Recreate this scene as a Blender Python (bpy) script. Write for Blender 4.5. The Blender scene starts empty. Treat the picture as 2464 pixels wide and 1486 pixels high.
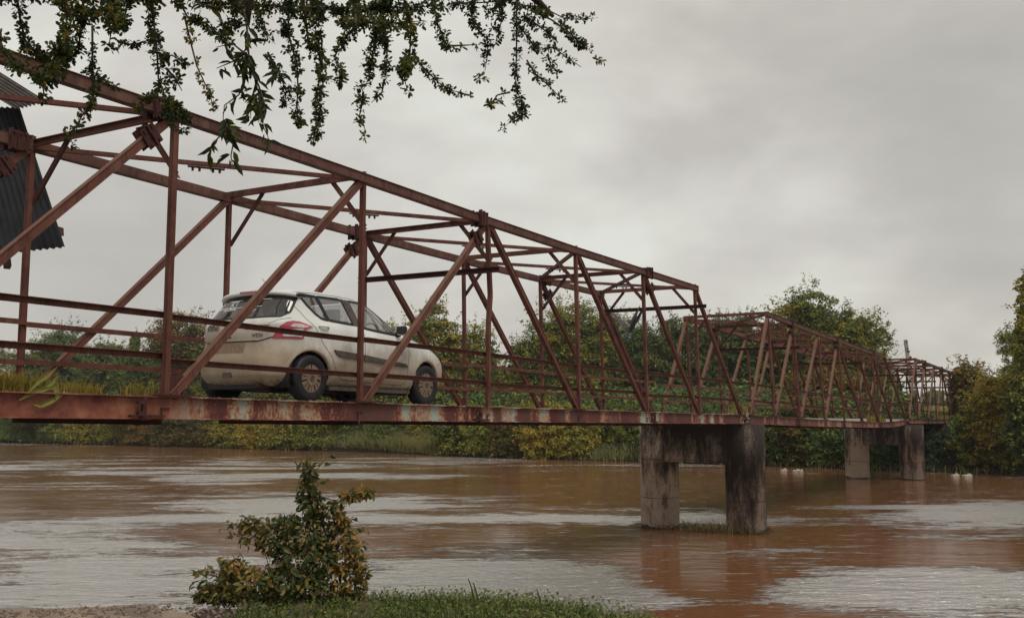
import bpy, math, random
import numpy as np
from mathutils import Vector, Matrix
# ---------------------------------------------------------------- camera / world / sun
SC = bpy.context.scene
COL = SC.collection
F_ = 35/36*2463.0; CX, CY = 1231.5, 743.0        # focal length and centre in photo pixels (2463 wide)
PT = math.atan((1000.0-CY)/F_)                   # upward tilt: horizon at y = 1000
HC = 3.05                                        # eye height above the river
cd = bpy.data.cameras.new("camera"); cam = bpy.data.objects.new("camera", cd); COL.objects.link(cam)
cd.lens = 35; cd.sensor_width = 36; cd.clip_end = 3000; cd.clip_start = 0.05
cam.location = (0, 0, HC); cam.rotation_euler = (math.pi/2+PT, 0, 0)
SC.camera = cam
SC.view_settings.view_transform = 'Standard'; SC.view_settings.look = 'None'
SC.view_settings.exposure = 0.36; SC.view_settings.gamma = 1.0; SC.view_settings.use_curve_mapping = False
SUN_EL, SUN_AZ = math.radians(58), math.radians(150)
W = bpy.data.worlds.new("World"); SC.world = W; W.use_nodes = True
def nn(nt, typ, **kw):
    n = nt.nodes.new(typ)
    for k, v in kw.items():
        if k.startswith('i_'):
            key = k[2:]
            n.inputs[int(key) if key.isdigit() else key.replace('_', ' ')].default_value = v
        else: setattr(n, k, v)
    return n
def ramp(nt, stops, interp='LINEAR'):
    r = nt.nodes.new('ShaderNodeValToRGB'); cr = r.color_ramp; cr.interpolation = interp
    while len(cr.elements) < len(stops): cr.elements.new(0.5)
    for e, (p, c) in zip(cr.elements, stops):
        e.position = p; e.color = (*c, 1) if len(c) == 3 else c
    return r
def mixc(nt, fac, a, b, mode='MIX'):
    m = nt.nodes.new('ShaderNodeMix'); m.data_type = 'RGBA'; m.blend_type = mode
    for sock, v in ((0, fac), (6, a), (7, b)):
        if hasattr(v, 'links'): nt.links.new(v, m.inputs[sock])
        elif sock == 0: m.inputs[0].default_value = v
        else: m.inputs[sock].default_value = (*v, 1)
    return m.outputs[2]
def mth(nt, op, a, b=None, c=None, clamp=False):
    m = nt.nodes.new('ShaderNodeMath'); m.operation = op; m.use_clamp = clamp
    for i, v in enumerate((a, b, c)):
        if v is None: continue
        if hasattr(v, 'links'): nt.links.new(v, m.inputs[i])
        else: m.inputs[i].default_value = v
    return m.outputs[0]
def pxdir(x, y):
    a = (x-CX)/F_; b = (CY-y)/F_
    return np.array([a, math.cos(PT)-b*math.sin(PT), math.sin(PT)+b*math.cos(PT)])
nt = W.node_tree; nt.nodes.clear()
tc = nn(nt, 'ShaderNodeTexCoord')
sky = nn(nt, 'ShaderNodeTexSky', sky_type='NISHITA', sun_disc=False, sun_elevation=SUN_EL, sun_rotation=SUN_AZ)
mp = nn(nt, 'ShaderNodeMapping'); mp.inputs['Scale'].default_value = (1, 1, 2.1); mp.inputs['Location'].default_value = (3.1, 1.4, 0.35)
nt.links.new(tc.outputs['Generated'], mp.inputs[0])
n1 = nn(nt, 'ShaderNodeTexNoise', i_Scale=2.3, i_Detail=7.0, i_Roughness=0.50, i_Distortion=0.6)
n2 = nn(nt, 'ShaderNodeTexNoise', i_Scale=5.0, i_Detail=4.0, i_Roughness=0.5, i_Distortion=0.2)
nt.links.new(mp.outputs[0], n1.inputs[0]); nt.links.new(mp.outputs[0], n2.inputs[0])
cl = mth(nt, 'ADD', mth(nt, 'MULTIPLY', n1.outputs[0], 0.66), mth(nt, 'ADD', mth(nt, 'MULTIPLY', n2.outputs[0], 0.46), -.06))
def lobe(px, py, pw, amp):            # a broad brighter or darker part of the cloud deck
    d = pxdir(px, py); d /= np.linalg.norm(d)
    v = nn(nt, 'ShaderNodeVectorMath', operation='DOT_PRODUCT'); v.inputs[1].default_value = tuple(d)
    nt.links.new(tc.outputs['Generated'], v.inputs[0])
    e = mth(nt, 'POWER', mth(nt, 'MAXIMUM', v.outputs['Value'], 0.0), pw)
    return mth(nt, 'MULTIPLY', e, amp)
cl = mth(nt, 'ADD', cl, lobe(1330, 500, 60, 0.16))
cl = mth(nt, 'ADD', cl, lobe(2350, 80, 45, -0.03))
cl = mth(nt, 'ADD', cl, lobe(1750, 480, 260, -0.05))
cl = mth(nt, 'ADD', cl, lobe(1950, 690, 260, 0.08))
cr = ramp(nt, [(0.30, (.37, .352, .323)), (0.46, (.44, .418, .380)), (0.55, (.515, .495, .450)), (0.68, (.60, .60, .545))])
nt.links.new(cl, cr.inputs[0])
skn = mixc(nt, 1.0, sky.outputs[0], (.1, .1, .1), 'MULTIPLY')
col = mixc(nt, 0.94, skn, cr.outputs[0])
bg = nn(nt, 'ShaderNodeBackground', i_Strength=1.0); nt.links.new(col, bg.inputs[0])
wo = nn(nt, 'ShaderNodeOutputWorld'); nt.links.new(bg.outputs[0], wo.inputs[0])
sd = bpy.data.lights.new("sun", 'SUN'); sd.energy = 1.5; sd.angle = math.radians(30); sd.color = (1, .95, .88)
so = bpy.data.objects.new("sun", sd); COL.objects.link(so)
dv = Vector((math.sin(SUN_AZ)*math.cos(SUN_EL), math.cos(SUN_AZ)*math.cos(SUN_EL), math.sin(SUN_EL)))
so.rotation_euler = dv.to_track_quat('Z', 'Y').to_euler(); so.location = (0, 0, 30)

# ---------------------------------------------------------------- frames
TH = math.radians(31.055); S_, C_ = math.sin(TH), math.cos(TH)
L0 = 8.23; WB = 2.458; P = 3.05
def BP(t, L, z): return (t*S_-L*C_, t*C_+L*S_, z)
def atL(x, y, L):                                # pixel -> (t, z) in the vertical plane at lateral distance L
    d = pxdir(x, y); k = L/(-d[0]*C_+d[1]*S_)
    return (d[0]*S_+d[1]*C_)*k, d[2]*k+HC
def atY(x, y, Y):                                # pixel -> world point at forward distance Y
    d = pxdir(x, y); k = Y/d[1]
    return Vector((d[0]*k, Y, d[2]*k+HC))
def atZ(x, y, z=0.0):                            # pixel -> world point on a level plane
    d = pxdir(x, y); k = (z-HC)/d[2]
    return Vector((d[0]*k, d[1]*k, z))
def Lt(t): return L0+max(0, t-25.5)*0.0065

# ---------------------------------------------------------------- helpers
def tag(o, label=None, cat=None, group=None, kind=None):
    for k, v in (('label', label), ('category', cat), ('group', group), ('kind', kind)):
        if v: o[k] = v
    return o
def empty(name, loc=(0, 0, 0), rz=0):
    o = bpy.data.objects.new(name, None); COL.objects.link(o); o.location = loc; o.rotation_euler = (0, 0, rz)
    o.empty_display_size = 0.3
    return o
def link_mesh(name, me, mat, parent=None, smooth=False):
    for m in (mat if isinstance(mat, (list, tuple)) else [mat]): me.materials.append(m)
    if smooth: me.shade_smooth()
    o = bpy.data.objects.new(name, me); COL.objects.link(o)
    if parent is not None: o.parent = parent; o.matrix_parent_inverse = Matrix.Identity(4)
    return o
class MB:
    def __init__(s, org=(0, 0, 0)): s.v = []; s.f = []; s.m = []; s.org = np.array(org, float)
    def add(s, vs, fs, mi=0):
        b = len(s.v); s.v += [tuple(p) for p in vs]; s.f += [tuple(b+i for i in f) for f in fs]; s.m += [mi]*len(fs)
    def box(s, c, sx, sy, sz, ax=((1, 0, 0), (0, 1, 0), (0, 0, 1)), mi=0):
        c = np.array(c, float); a = [np.array(q, float) for q in ax]
        vs = [c+a[0]*sx/2*i+a[1]*sy/2*j+a[2]*sz/2*k for i in (-1, 1) for j in (-1, 1) for k in (-1, 1)]
        s.add(vs, [(0, 1, 3, 2), (4, 6, 7, 5), (0, 4, 5, 1), (2, 3, 7, 6), (0, 2, 6, 4), (1, 5, 7, 3)], mi)
    def frame(s, p0, p1, up):
        p0 = np.array(p0, float); p1 = np.array(p1, float); d = p1-p0; l = np.linalg.norm(d); d /= l
        up = np.array(up, float); u = up-d*(up@d); u /= np.linalg.norm(u); w = np.cross(d, u)
        return p0, p1, d, u, w, l
    def prof(s, p0, p1, up, pts, mi=0):          # extrude a closed profile (w, u) from p0 to p1
        p0, p1, d, u, w, l = s.frame(p0, p1, up); n = len(pts)
        vs = [p0+w*a+u*b for a, b in pts]+[p1+w*a+u*b for a, b in pts]
        s.add(vs, [(i, (i+1) % n, n+(i+1) % n, n+i) for i in range(n)]+[tuple(range(n))[::-1], tuple(range(n, 2*n))], mi)
    def bar(s, p0, p1, w, h, up=(0, 0, 1), mi=0):
        s.prof(p0, p1, up, [(-w/2, -h/2), (w/2, -h/2), (w/2, h/2), (-w/2, h/2)], mi)
    def chan(s, p0, p1, w, h, up=(0, 0, 1), t=.012, side=1, mi=0):     # channel: web plus two flanges
        k = side
        s.prof(p0, p1, up, [(-k*w/2, -h/2), (k*w/2, -h/2), (k*w/2, -h/2+t), (-k*w/2+k*t, -h/2+t),
                            (-k*w/2+k*t, h/2-t), (k*w/2, h/2-t), (k*w/2, h/2), (-k*w/2, h/2)], mi)
    def ang(s, p0, p1, w, h, up=(0, 0, 1), t=.01, kw=1, kh=1, mi=0):   # L angle
        s.prof(p0, p1, up, [(0, 0), (kw*w, 0), (kw*w, kh*t), (kw*t, kh*t), (kw*t, kh*h), (0, kh*h)], mi)
    def tube(s, pts, rs, n=6, mi=0, cap=True):
        pts = [np.array(p, float) for p in pts]
        if not hasattr(rs, '__len__'): rs = [rs]*len(pts)
        rings = []; ref = np.array((0.3, 0.2, 1.0))
        for i, p in enumerate(pts):
            d = pts[min(i+1, len(pts)-1)]-pts[max(i-1, 0)]; d /= (np.linalg.norm(d)+1e-9)
            if abs(d@ref)/np.linalg.norm(ref) > .95: ref = np.array((1.0, .1, .1))
            a = np.cross(d, ref); a /= np.linalg.norm(a); b = np.cross(d, a)
            rings.append([p+rs[i]*(a*math.cos(2*math.pi*k/n)+b*math.sin(2*math.pi*k/n)) for k in range(n)])
        vs = [q for r in rings for q in r]; fs = []
        for i in range(len(pts)-1):
            for k in range(n): fs.append((i*n+k, i*n+(k+1) % n, (i+1)*n+(k+1) % n, (i+1)*n+k))
        if cap: fs += [tuple(range(n))[::-1], tuple((len(pts)-1)*n+k for k in range(n))]
        s.add(vs, fs, mi)
    def cyl(s, c, ax, r, h, n=16, mi=0, r2=None):
        c = np.array(c, float); ax = np.array(ax, float); ax /= np.linalg.norm(ax)
        s.tube([c-ax*h/2, c+ax*h/2], [r, r if r2 is None else r2], n, mi)
    def build(s, name, mat, parent=None, smooth=False, bevel=0):
        me = bpy.data.meshes.new(name)
        me.from_pydata([tuple(np.array(v)-s.org) for v in s.v], [], s.f)
        if any(s.m): me.polygons.foreach_set('material_index', s.m)
        me.update()
        o = link_mesh(name, me, mat, parent, smooth)
        if parent is None: o.location = tuple(s.org)
        if bevel:
            b = o.modifiers.new('bevel', 'BEVEL'); b.width = bevel; b.segments = 1; b.limit_method = 'ANGLE'
        return o
def fast_mesh(name, verts, faces_flat, npoly, k, tint=None):
    me = bpy.data.meshes.new(name)
    me.vertices.add(len(verts)); me.vertices.foreach_set('co', np.asarray(verts, np.float32).ravel())
    me.loops.add(npoly*k); me.loops.foreach_set('vertex_index', np.asarray(faces_flat, np.int32).ravel())
    me.polygons.add(npoly); me.polygons.foreach_set('loop_start', np.arange(0, npoly*k, k, dtype=np.int32))
    me.update(calc_edges=True)
    if tint is not None:
        a = me.attributes.new('tint', 'FLOAT', 'POINT'); a.data.foreach_set('value', np.asarray(tint, np.float32))
    return me
R = np.random.default_rng(11)
def unit(v): return v/np.maximum(np.linalg.norm(v, axis=-1, keepdims=True), 1e-9)
# leaf templates: rows are (across, along, up); quads sharing the midrib
LEAF = (np.array([(0, 0, 0), (.5, .45, .12), (0, 1, -.05), (-.5, .45, .12)]), [(0, 1, 2, 3)])
LEAF6 = (np.array([(0, 0, 0), (.40, .26, .10), (.36, .62, .08), (0, 1.0, -.12), (-.36, .62, .08), (-.40, .26, .10)]), [(0, 1, 2, 3), (0, 3, 4, 5)])
ROUND = (np.array([(0, 0, 0), (.40, .38, .09), (.40, .78, .07), (0, 1.0, -.03), (-.40, .78, .07), (-.40, .38, .09)]), [(0, 1, 2, 3), (0, 3, 4, 5)])
def leaves(name, pos, nrm, dirn, length, width, mat, parent, tint, tpl=LEAF):
    """one mesh of many leaves: pos, normal, growing direction, size"""
    tv, tf = tpl
    pos = np.asarray(pos); n = len(pos)
    nrm = unit(np.asarray(nrm)); dirn = np.asarray(dirn); dirn = unit(dirn-nrm*np.sum(dirn*nrm, -1, keepdims=True))
    side = np.cross(dirn, nrm)
    length = np.broadcast_to(length, (n,))[:, None, None]; width = np.broadcast_to(width, (n,))[:, None, None]
    v = pos[:, None, :]+side[:, None, :]*tv[None, :, 0:1]*width+dirn[:, None, :]*tv[None, :, 1:2]*length+nrm[:, None, :]*tv[None, :, 2:3]*length
    k = len(tv); f = (np.arange(n)[:, None, None]*k+np.array(tf)[None]).reshape(-1, 4)
    me = fast_mesh(name, v.reshape(-1, 3), f, len(f), 4, np.repeat(np.broadcast_to(tint, (n,)), k))
    return link_mesh(name, me, mat, parent)

# ---------------------------------------------------------------- materials
def mat(name):
    m = bpy.data.materials.new(name); m.use_nodes = True; nt = m.node_tree; nt.nodes.clear()
    o = nn(nt, 'ShaderNodeOutputMaterial'); b = nn(nt, 'ShaderNodeBsdfPrincipled'); nt.links.new(b.outputs[0], o.inputs[0])
    return m, nt, b, o
def noise(nt, vec, scale, detail=4, rough=.55, dist=0, sc=None, loc=None):
    if sc or loc:
        q = nn(nt, 'ShaderNodeMapping'); q.inputs['Scale'].default_value = sc or (1, 1, 1); q.inputs['Location'].default_value = loc or (0, 0, 0)
        nt.links.new(vec, q.inputs[0]); vec = q.outputs[0]
    n = nn(nt, 'ShaderNodeTexNoise', i_Scale=scale, i_Detail=detail, i_Roughness=rough, i_Distortion=dist)
    nt.links.new(vec, n.inputs[0]); return n.outputs[0]
def rp(nt, fac, stops, interp='LINEAR'):
    r = ramp(nt, stops, interp); nt.links.new(fac, r.inputs[0]); return r.outputs[0]
def bump(nt, b, h, strength=.3, dist=.02):
    q = nn(nt, 'ShaderNodeBump', i_Strength=strength, i_Distance=dist); nt.links.new(h, q.inputs['Height']); nt.links.new(q.outputs[0], b.inputs['Normal'])
def geo(nt): return nn(nt, 'ShaderNodeNewGeometry')
def plain(name, c, rough=.6, var=.25, scale=8, metal=0, bmp=.15, spec=.4):
    m, nt, b, o = mat(name); g = geo(nt)
    f = noise(nt, g.outputs['Position'], scale, 5)
    lo = tuple(x*(1-var) for x in c); hi = tuple(min(1, x*(1+var)) for x in c)
    nt.links.new(rp(nt, f, [(.3, lo), (.7, hi)]), b.inputs['Base Color'])
    b.inputs['Roughness'].default_value = rough; b.inputs['Metallic'].default_value = metal
    b.inputs['Specular IOR Level'].default_value = spec
    if bmp: bump(nt, b, f, bmp, .01)
    return m
def rust_mat(name, base, dark, top, tan=None, amt=.5):
    m, nt, b, o = mat(name); g = geo(nt); p = g.outputs['Position']
    f = noise(nt, p, 2.2, 6, .65); f2 = noise(nt, p, 55, 4, .6); f3 = noise(nt, p, 7, 5, .7, .4, sc=(1, 1, .35))
    c = rp(nt, f, [(.3, dark), (.5, base), (.72, tuple(x*1.25 for x in base))])
    c = mixc(nt, mth(nt, 'MULTIPLY', rp(nt, f2, [(.42, (0, 0, 0)), (.62, (1, 1, 1))]), .42), c, tuple(x*.5 for x in base))
    f4 = noise(nt, p, 11, 6, .7, .2, sc=(1, 1, .16), loc=(2, 5, 1)); c = mixc(nt, mth(nt, 'MULTIPLY', rp(nt, f4, [(.50, (0, 0, 0)), (.62, (1, 1, 1))]), .6), c, tuple(x*.42 for x in base))
    c = mixc(nt, mth(nt, 'MULTIPLY', rp(nt, f3, [(.50, (0, 0, 0)), (.66, (1, 1, 1))]), amt), c, tan or tuple(x*1.6 for x in base))
    sp = nn(nt, 'ShaderNodeSeparateXYZ'); nt.links.new(g.outputs['Normal'], sp.inputs[0])
    up = mth(nt, 'MULTIPLY', mth(nt, 'SMOOTH_MIN', mth(nt, 'MAXIMUM', sp.outputs[2], 0), 1, .1), rp(nt, f, [(.25, (.35, .35, .35)), (.6, (1, 1, 1))]))
    c = mixc(nt, up, c, top)                     # grime and lichen settle on upward faces
    nt.links.new(c, b.inputs['Base Color']); b.inputs['Roughness'].default_value = .78; b.inputs['Specular IOR Level'].default_value = .25
    bump(nt, b, f2, .35, .006); return m
M = {}
M['steel'] = rust_mat('rusty_steel', (.122, .043, .031), (.052, .021, .017), (.14, .09, .056), (.17, .09, .06), .5)
M['chord'] = rust_mat('chord_steel', (.115, .052, .040), (.042, .022, .020), (.11, .072, .047), (.16, .09, .062), .6)
M['weather'] = rust_mat('weathered_steel', (.145, .055, .040), (.085, .030, .023), (.15, .09, .058), (.18, .10, .07), .45)
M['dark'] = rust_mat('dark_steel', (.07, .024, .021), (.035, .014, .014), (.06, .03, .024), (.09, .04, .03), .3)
def girder_mat():
    m, nt, b, o = mat('girder_paint'); tcn = nn(nt, 'ShaderNodeTexCoord'); p = tcn.outputs['Object']
    # object space: x runs along the bridge, z up
    base = rp(nt, noise(nt, p, 1.1, 5, .6, 0, sc=(1, 1, .25)), [(.35, (.075, .020, .020)), (.5, (.105, .030, .026)), (.62, (.10, .052, .040)), (.75, (.135, .05, .035))])
    big = noise(nt, p, 2.6, 3, .5, .1, sc=(1, 1, .22), loc=(3.3, 0, 0))
    fine = noise(nt, p, 22, 7, .72, .3, sc=(1, 1, .7))
    sel = mth(nt, 'ADD', mth(nt, 'MULTIPLY', big, .62), mth(nt, 'MULTIPLY', fine, .38))
    c = mixc(nt, rp(nt, sel, [(.50, (0, 0, 0)), (.545, (1, 1, 1))]), base, (.27, .10, .052))
    c = mixc(nt, rp(nt, sel, [(.535, (0, 0, 0)), (.57, (1, 1, 1))]), c, (.33, .22, .145))
    c = mixc(nt, rp(nt, sel, [(.575, (0, 0, 0)), (.60, (1, 1, 1))]), c, (.29, .34, .29))
    # warmer orange rust at the near (low x) end, grey-brown dust farther on
    sx = nn(nt, 'ShaderNodeSeparateXYZ'); nt.links.new(p, sx.inputs[0])
    l1 = mth(nt, 'MULTIPLY', mth(nt, 'SUBTRACT', 7.6, sx.outputs[0]), 1.2, clamp=True)
    m1 = noise(nt, p, 3.2, 6, .7)
    oc = rp(nt, m1, [(.35, (.12, .035, .028)), (.5, (.22, .075, .045)), (.62, (.30, .13, .075)), (.74, (.20, .12, .085))])
    c = mixc(nt, l1, c, oc)
    l2 = mth(nt, 'MULTIPLY', mth(nt, 'SUBTRACT', sx.outputs[0], 26), .06, clamp=True)
    c = mixc(nt, mth(nt, 'MULTIPLY', l2, .55), c, (.15, .055, .042))
    nt.links.new(c, b.inputs['Base Color']); b.inputs['Roughness'].default_value = .7; b.inputs['Specular IOR Level'].default_value = .3
    bump(nt, b, fine, .3, .01); return m
M['girder'] = girder_mat()
def concrete_mat(name, stain=.5, loc=(0, 0, 0), light=(.30, .245, .205)):
    m, nt, b, o = mat(name); g = geo(nt); p = g.outputs['Position']
    f = noise(nt, p, 1.4, 6, .6); fine = noise(nt, p, 30, 5, .7)
    c = rp(nt, f, [(.3, tuple(x*.72 for x in light)), (.7, light)])
    c = mixc(nt, mth(nt, 'MULTIPLY', rp(nt, fine, [(.4, (0, 0, 0)), (.7, (1, 1, 1))]), .3), c, tuple(x*.55 for x in light))
    big = noise(nt, p, 1.9, 9, .74, .12, sc=(1, 1, .30), loc=loc)
    sz = nn(nt, 'ShaderNodeSeparateXYZ'); nt.links.new(p, sz.inputs[0])
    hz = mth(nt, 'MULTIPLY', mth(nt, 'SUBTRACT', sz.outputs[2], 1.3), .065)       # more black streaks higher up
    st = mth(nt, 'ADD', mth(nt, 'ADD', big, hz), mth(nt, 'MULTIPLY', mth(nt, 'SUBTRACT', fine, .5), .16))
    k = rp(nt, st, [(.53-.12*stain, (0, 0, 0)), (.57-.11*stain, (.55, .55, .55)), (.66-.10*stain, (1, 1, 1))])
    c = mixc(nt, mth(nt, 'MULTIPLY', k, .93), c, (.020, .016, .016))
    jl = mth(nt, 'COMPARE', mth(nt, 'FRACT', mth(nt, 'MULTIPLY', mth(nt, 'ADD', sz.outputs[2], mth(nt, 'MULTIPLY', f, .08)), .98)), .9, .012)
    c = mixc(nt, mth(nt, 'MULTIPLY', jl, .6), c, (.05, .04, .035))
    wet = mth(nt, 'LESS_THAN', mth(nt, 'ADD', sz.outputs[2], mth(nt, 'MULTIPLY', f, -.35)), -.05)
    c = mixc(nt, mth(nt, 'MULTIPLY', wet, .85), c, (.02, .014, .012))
    nt.links.new(c, b.inputs['Base Color']); b.inputs['Roughness'].default_value = .9; b.inputs['Specular IOR Level'].default_value = .15
    bump(nt, b, mth(nt, 'ADD', fine, mth(nt, 'MULTIPLY', noise(nt, p, 6, 6, .7), 1.6)), .75, .02); return m
M['concrete'] = concrete_mat('pier_concrete', .42, (0, 0, 0), (.54, .43, .34))
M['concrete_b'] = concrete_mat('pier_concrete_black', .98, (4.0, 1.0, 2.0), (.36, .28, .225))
M['deck'] = plain('deck_concrete', (.26, .235, .205), .95, .35, 6, bmp=.5)
def slab_mat():
    m, nt, b, o = mat('wet_slab'); g = geo(nt); p = g.outputs['Position']
    f = noise(nt, p, 2.2, 7, .65); v = nn(nt, 'ShaderNodeTexVoronoi', feature='DISTANCE_TO_EDGE', i_Scale=1.6); q = nn(nt, 'ShaderNodeMapping'); nt.links.new(p, q.inputs[0])
    wob = nn(nt, 'ShaderNodeVectorMath', operation='ADD'); nz = nn(nt, 'ShaderNodeTexNoise', i_Scale=5.0); nt.links.new(p, nz.inputs[0]); nt.links.new(q.outputs[0], wob.inputs[0]); nt.links.new(nz.outputs[1], wob.inputs[1]); nt.links.new(wob.outputs[0], v.inputs[0])
    c = rp(nt, f, [(.3, (.13, .095, .07)), (.48, (.28, .21, .155)), (.6, (.36, .26, .18)), (.75, (.24, .21, .18))])
    c = mixc(nt, rp(nt, v.outputs[0], [(.0, (.9, .9, .9)), (.025, (0, 0, 0))]), c, (.04, .028, .02))
    nt.links.new(c, b.inputs['Base Color']); nt.links.new(rp(nt, f, [(.4, (.2, .2, .2)), (.55, (.75, .75, .75))]), b.inputs['Roughness'])
    bump(nt, b, noise(nt, p, 14, 7, .7), .8, .02); return m
M['slab'] = slab_mat()
M['soil'] = plain('bank_soil', (.085, .055, .038), .95, .45, 5, bmp=.6)
M['gravel'] = plain('gravel', (.17, .13, .105), .95, .5, 30, bmp=.5)
M['black'] = plain('black_plastic', (.012, .012, .014), .5, .2, 20, bmp=0)
M['wood'] = plain('old_timber', (.10, .06, .04), .85, .4, 9)
M['bark'] = plain('bark', (.045, .032, .024), .9, .4, 9, bmp=.5)
M['twig'] = plain('twig', (.05, .034, .022), .9, .4, 20, bmp=0)
M['foam'] = plain('foam_plastic', (.36, .32, .26), .7, .2, 12, bmp=.2)
M['polec'] = plain('pole_concrete', (.32, .28, .24), .9, .2, 5)
M['tin'] = plain('corrugated_tin', (.014, .014, .016), .75, .5, 2.2, bmp=.1, spec=.12)
M['tin2'] = plain('corrugated_fibre', (.085, .068, .058), .85, .3, 5)
def leaf_mat(name, stops, trans=.38, rough=.55, spec=.3, pn=0.28, ns=.35):
    m, nt, b, o = mat(name); a = nn(nt, 'ShaderNodeAttribute', attribute_name='tint'); g = geo(nt)
    n = noise(nt, g.outputs['Position'], ns, 3, .6)
    f = mth(nt, 'ADD', a.outputs['Fac'], mth(nt, 'MULTIPLY', mth(nt, 'SUBTRACT', n, .5), pn*2))
    c = rp(nt, f, stops); nt.links.new(c, b.inputs['Base Color'])
    b.inputs['Roughness'].default_value = rough; b.inputs['Specular IOR Level'].default_value = spec
    t = nn(nt, 'ShaderNodeBsdfTranslucent'); nt.links.new(c, t.inputs[0])
    x = nn(nt, 'ShaderNodeMixShader', i_0=trans); nt.links.new(b.outputs[0], x.inputs[1]); nt.links.new(t.outputs[0], x.inputs[2])
    nt.links.new(x.outputs[0], o.inputs[0]); return m
DG, MG, OL, YE, OR = (.015, .028, .010), (.085, .125, .024), (.24, .24, .042), (.46, .36, .05), (.50, .27, .045)
M['leaf_mix'] = leaf_mat('leaf_mixed', [(.15, DG), (.40, MG), (.62, OL), (.82, YE), (1, OR)])
M['leaf_green'] = leaf_mat('leaf_green', [(.1, (.012, .028, .012)), (.45, (.070, .125, .036)), (.75, (.20, .24, .048)), (1, (.40, .33, .06))])
M['leaf_pale'] = leaf_mat('leaf_pale', [(.05, (.05, .075, .022)), (.5, (.15, .175, .050)), (.8, (.28, .26, .065)), (1, (.36, .27, .055))])
M['leaf_orange'] = leaf_mat('leaf_orange', [(.1, (.016, .026, .010)), (.4, (.06, .07, .018)), (.65, (.20, .14, .028)), (.9, (.38, .18, .035)), (1, (.28, .13, .10))])
M['leaf_over'] = leaf_mat('leaf_overhead', [(.1, (.018, .034, .012)), (.5, (.046, .070, .020)), (.75, (.15, .14, .022)), (1, (.36, .24, .03))], .5, ns=1.2, pn=.25)
M['leaf_bush'] = leaf_mat('leaf_bush', [(.1, (.020, .036, .012)), (.42, (.060, .085, .022)), (.66, (.19, .15, .032)), (1, (.44, .22, .045))], .35, ns=1.6, pn=.3)
M['reed'] = leaf_mat('reed', [(.1, (.14, .17, .06)), (.5, (.34, .35, .14)), (.8, (.48, .42, .19)), (1, (.42, .29, .16))], .45)
M['grass'] = leaf_mat('bank_grass', [(.1, (.03, .05, .012)), (.5, (.085, .12, .022)), (.85, (.17, .17, .035)), (1, (.25, .18, .05))], .25, ns=2, pn=.3)
M['deckgrass'] = leaf_mat('deck_grass', [(.1, (.10, .10, .02)), (.5, (.30, .24, .04)), (1, (.46, .28, .05))], .45, ns=2)
M['straw'] = leaf_mat('straw', [(.1, (.12, .07, .03)), (.6, (.27, .17, .08)), (1, (.10, .10, .03))], .15, ns=3)
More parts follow.
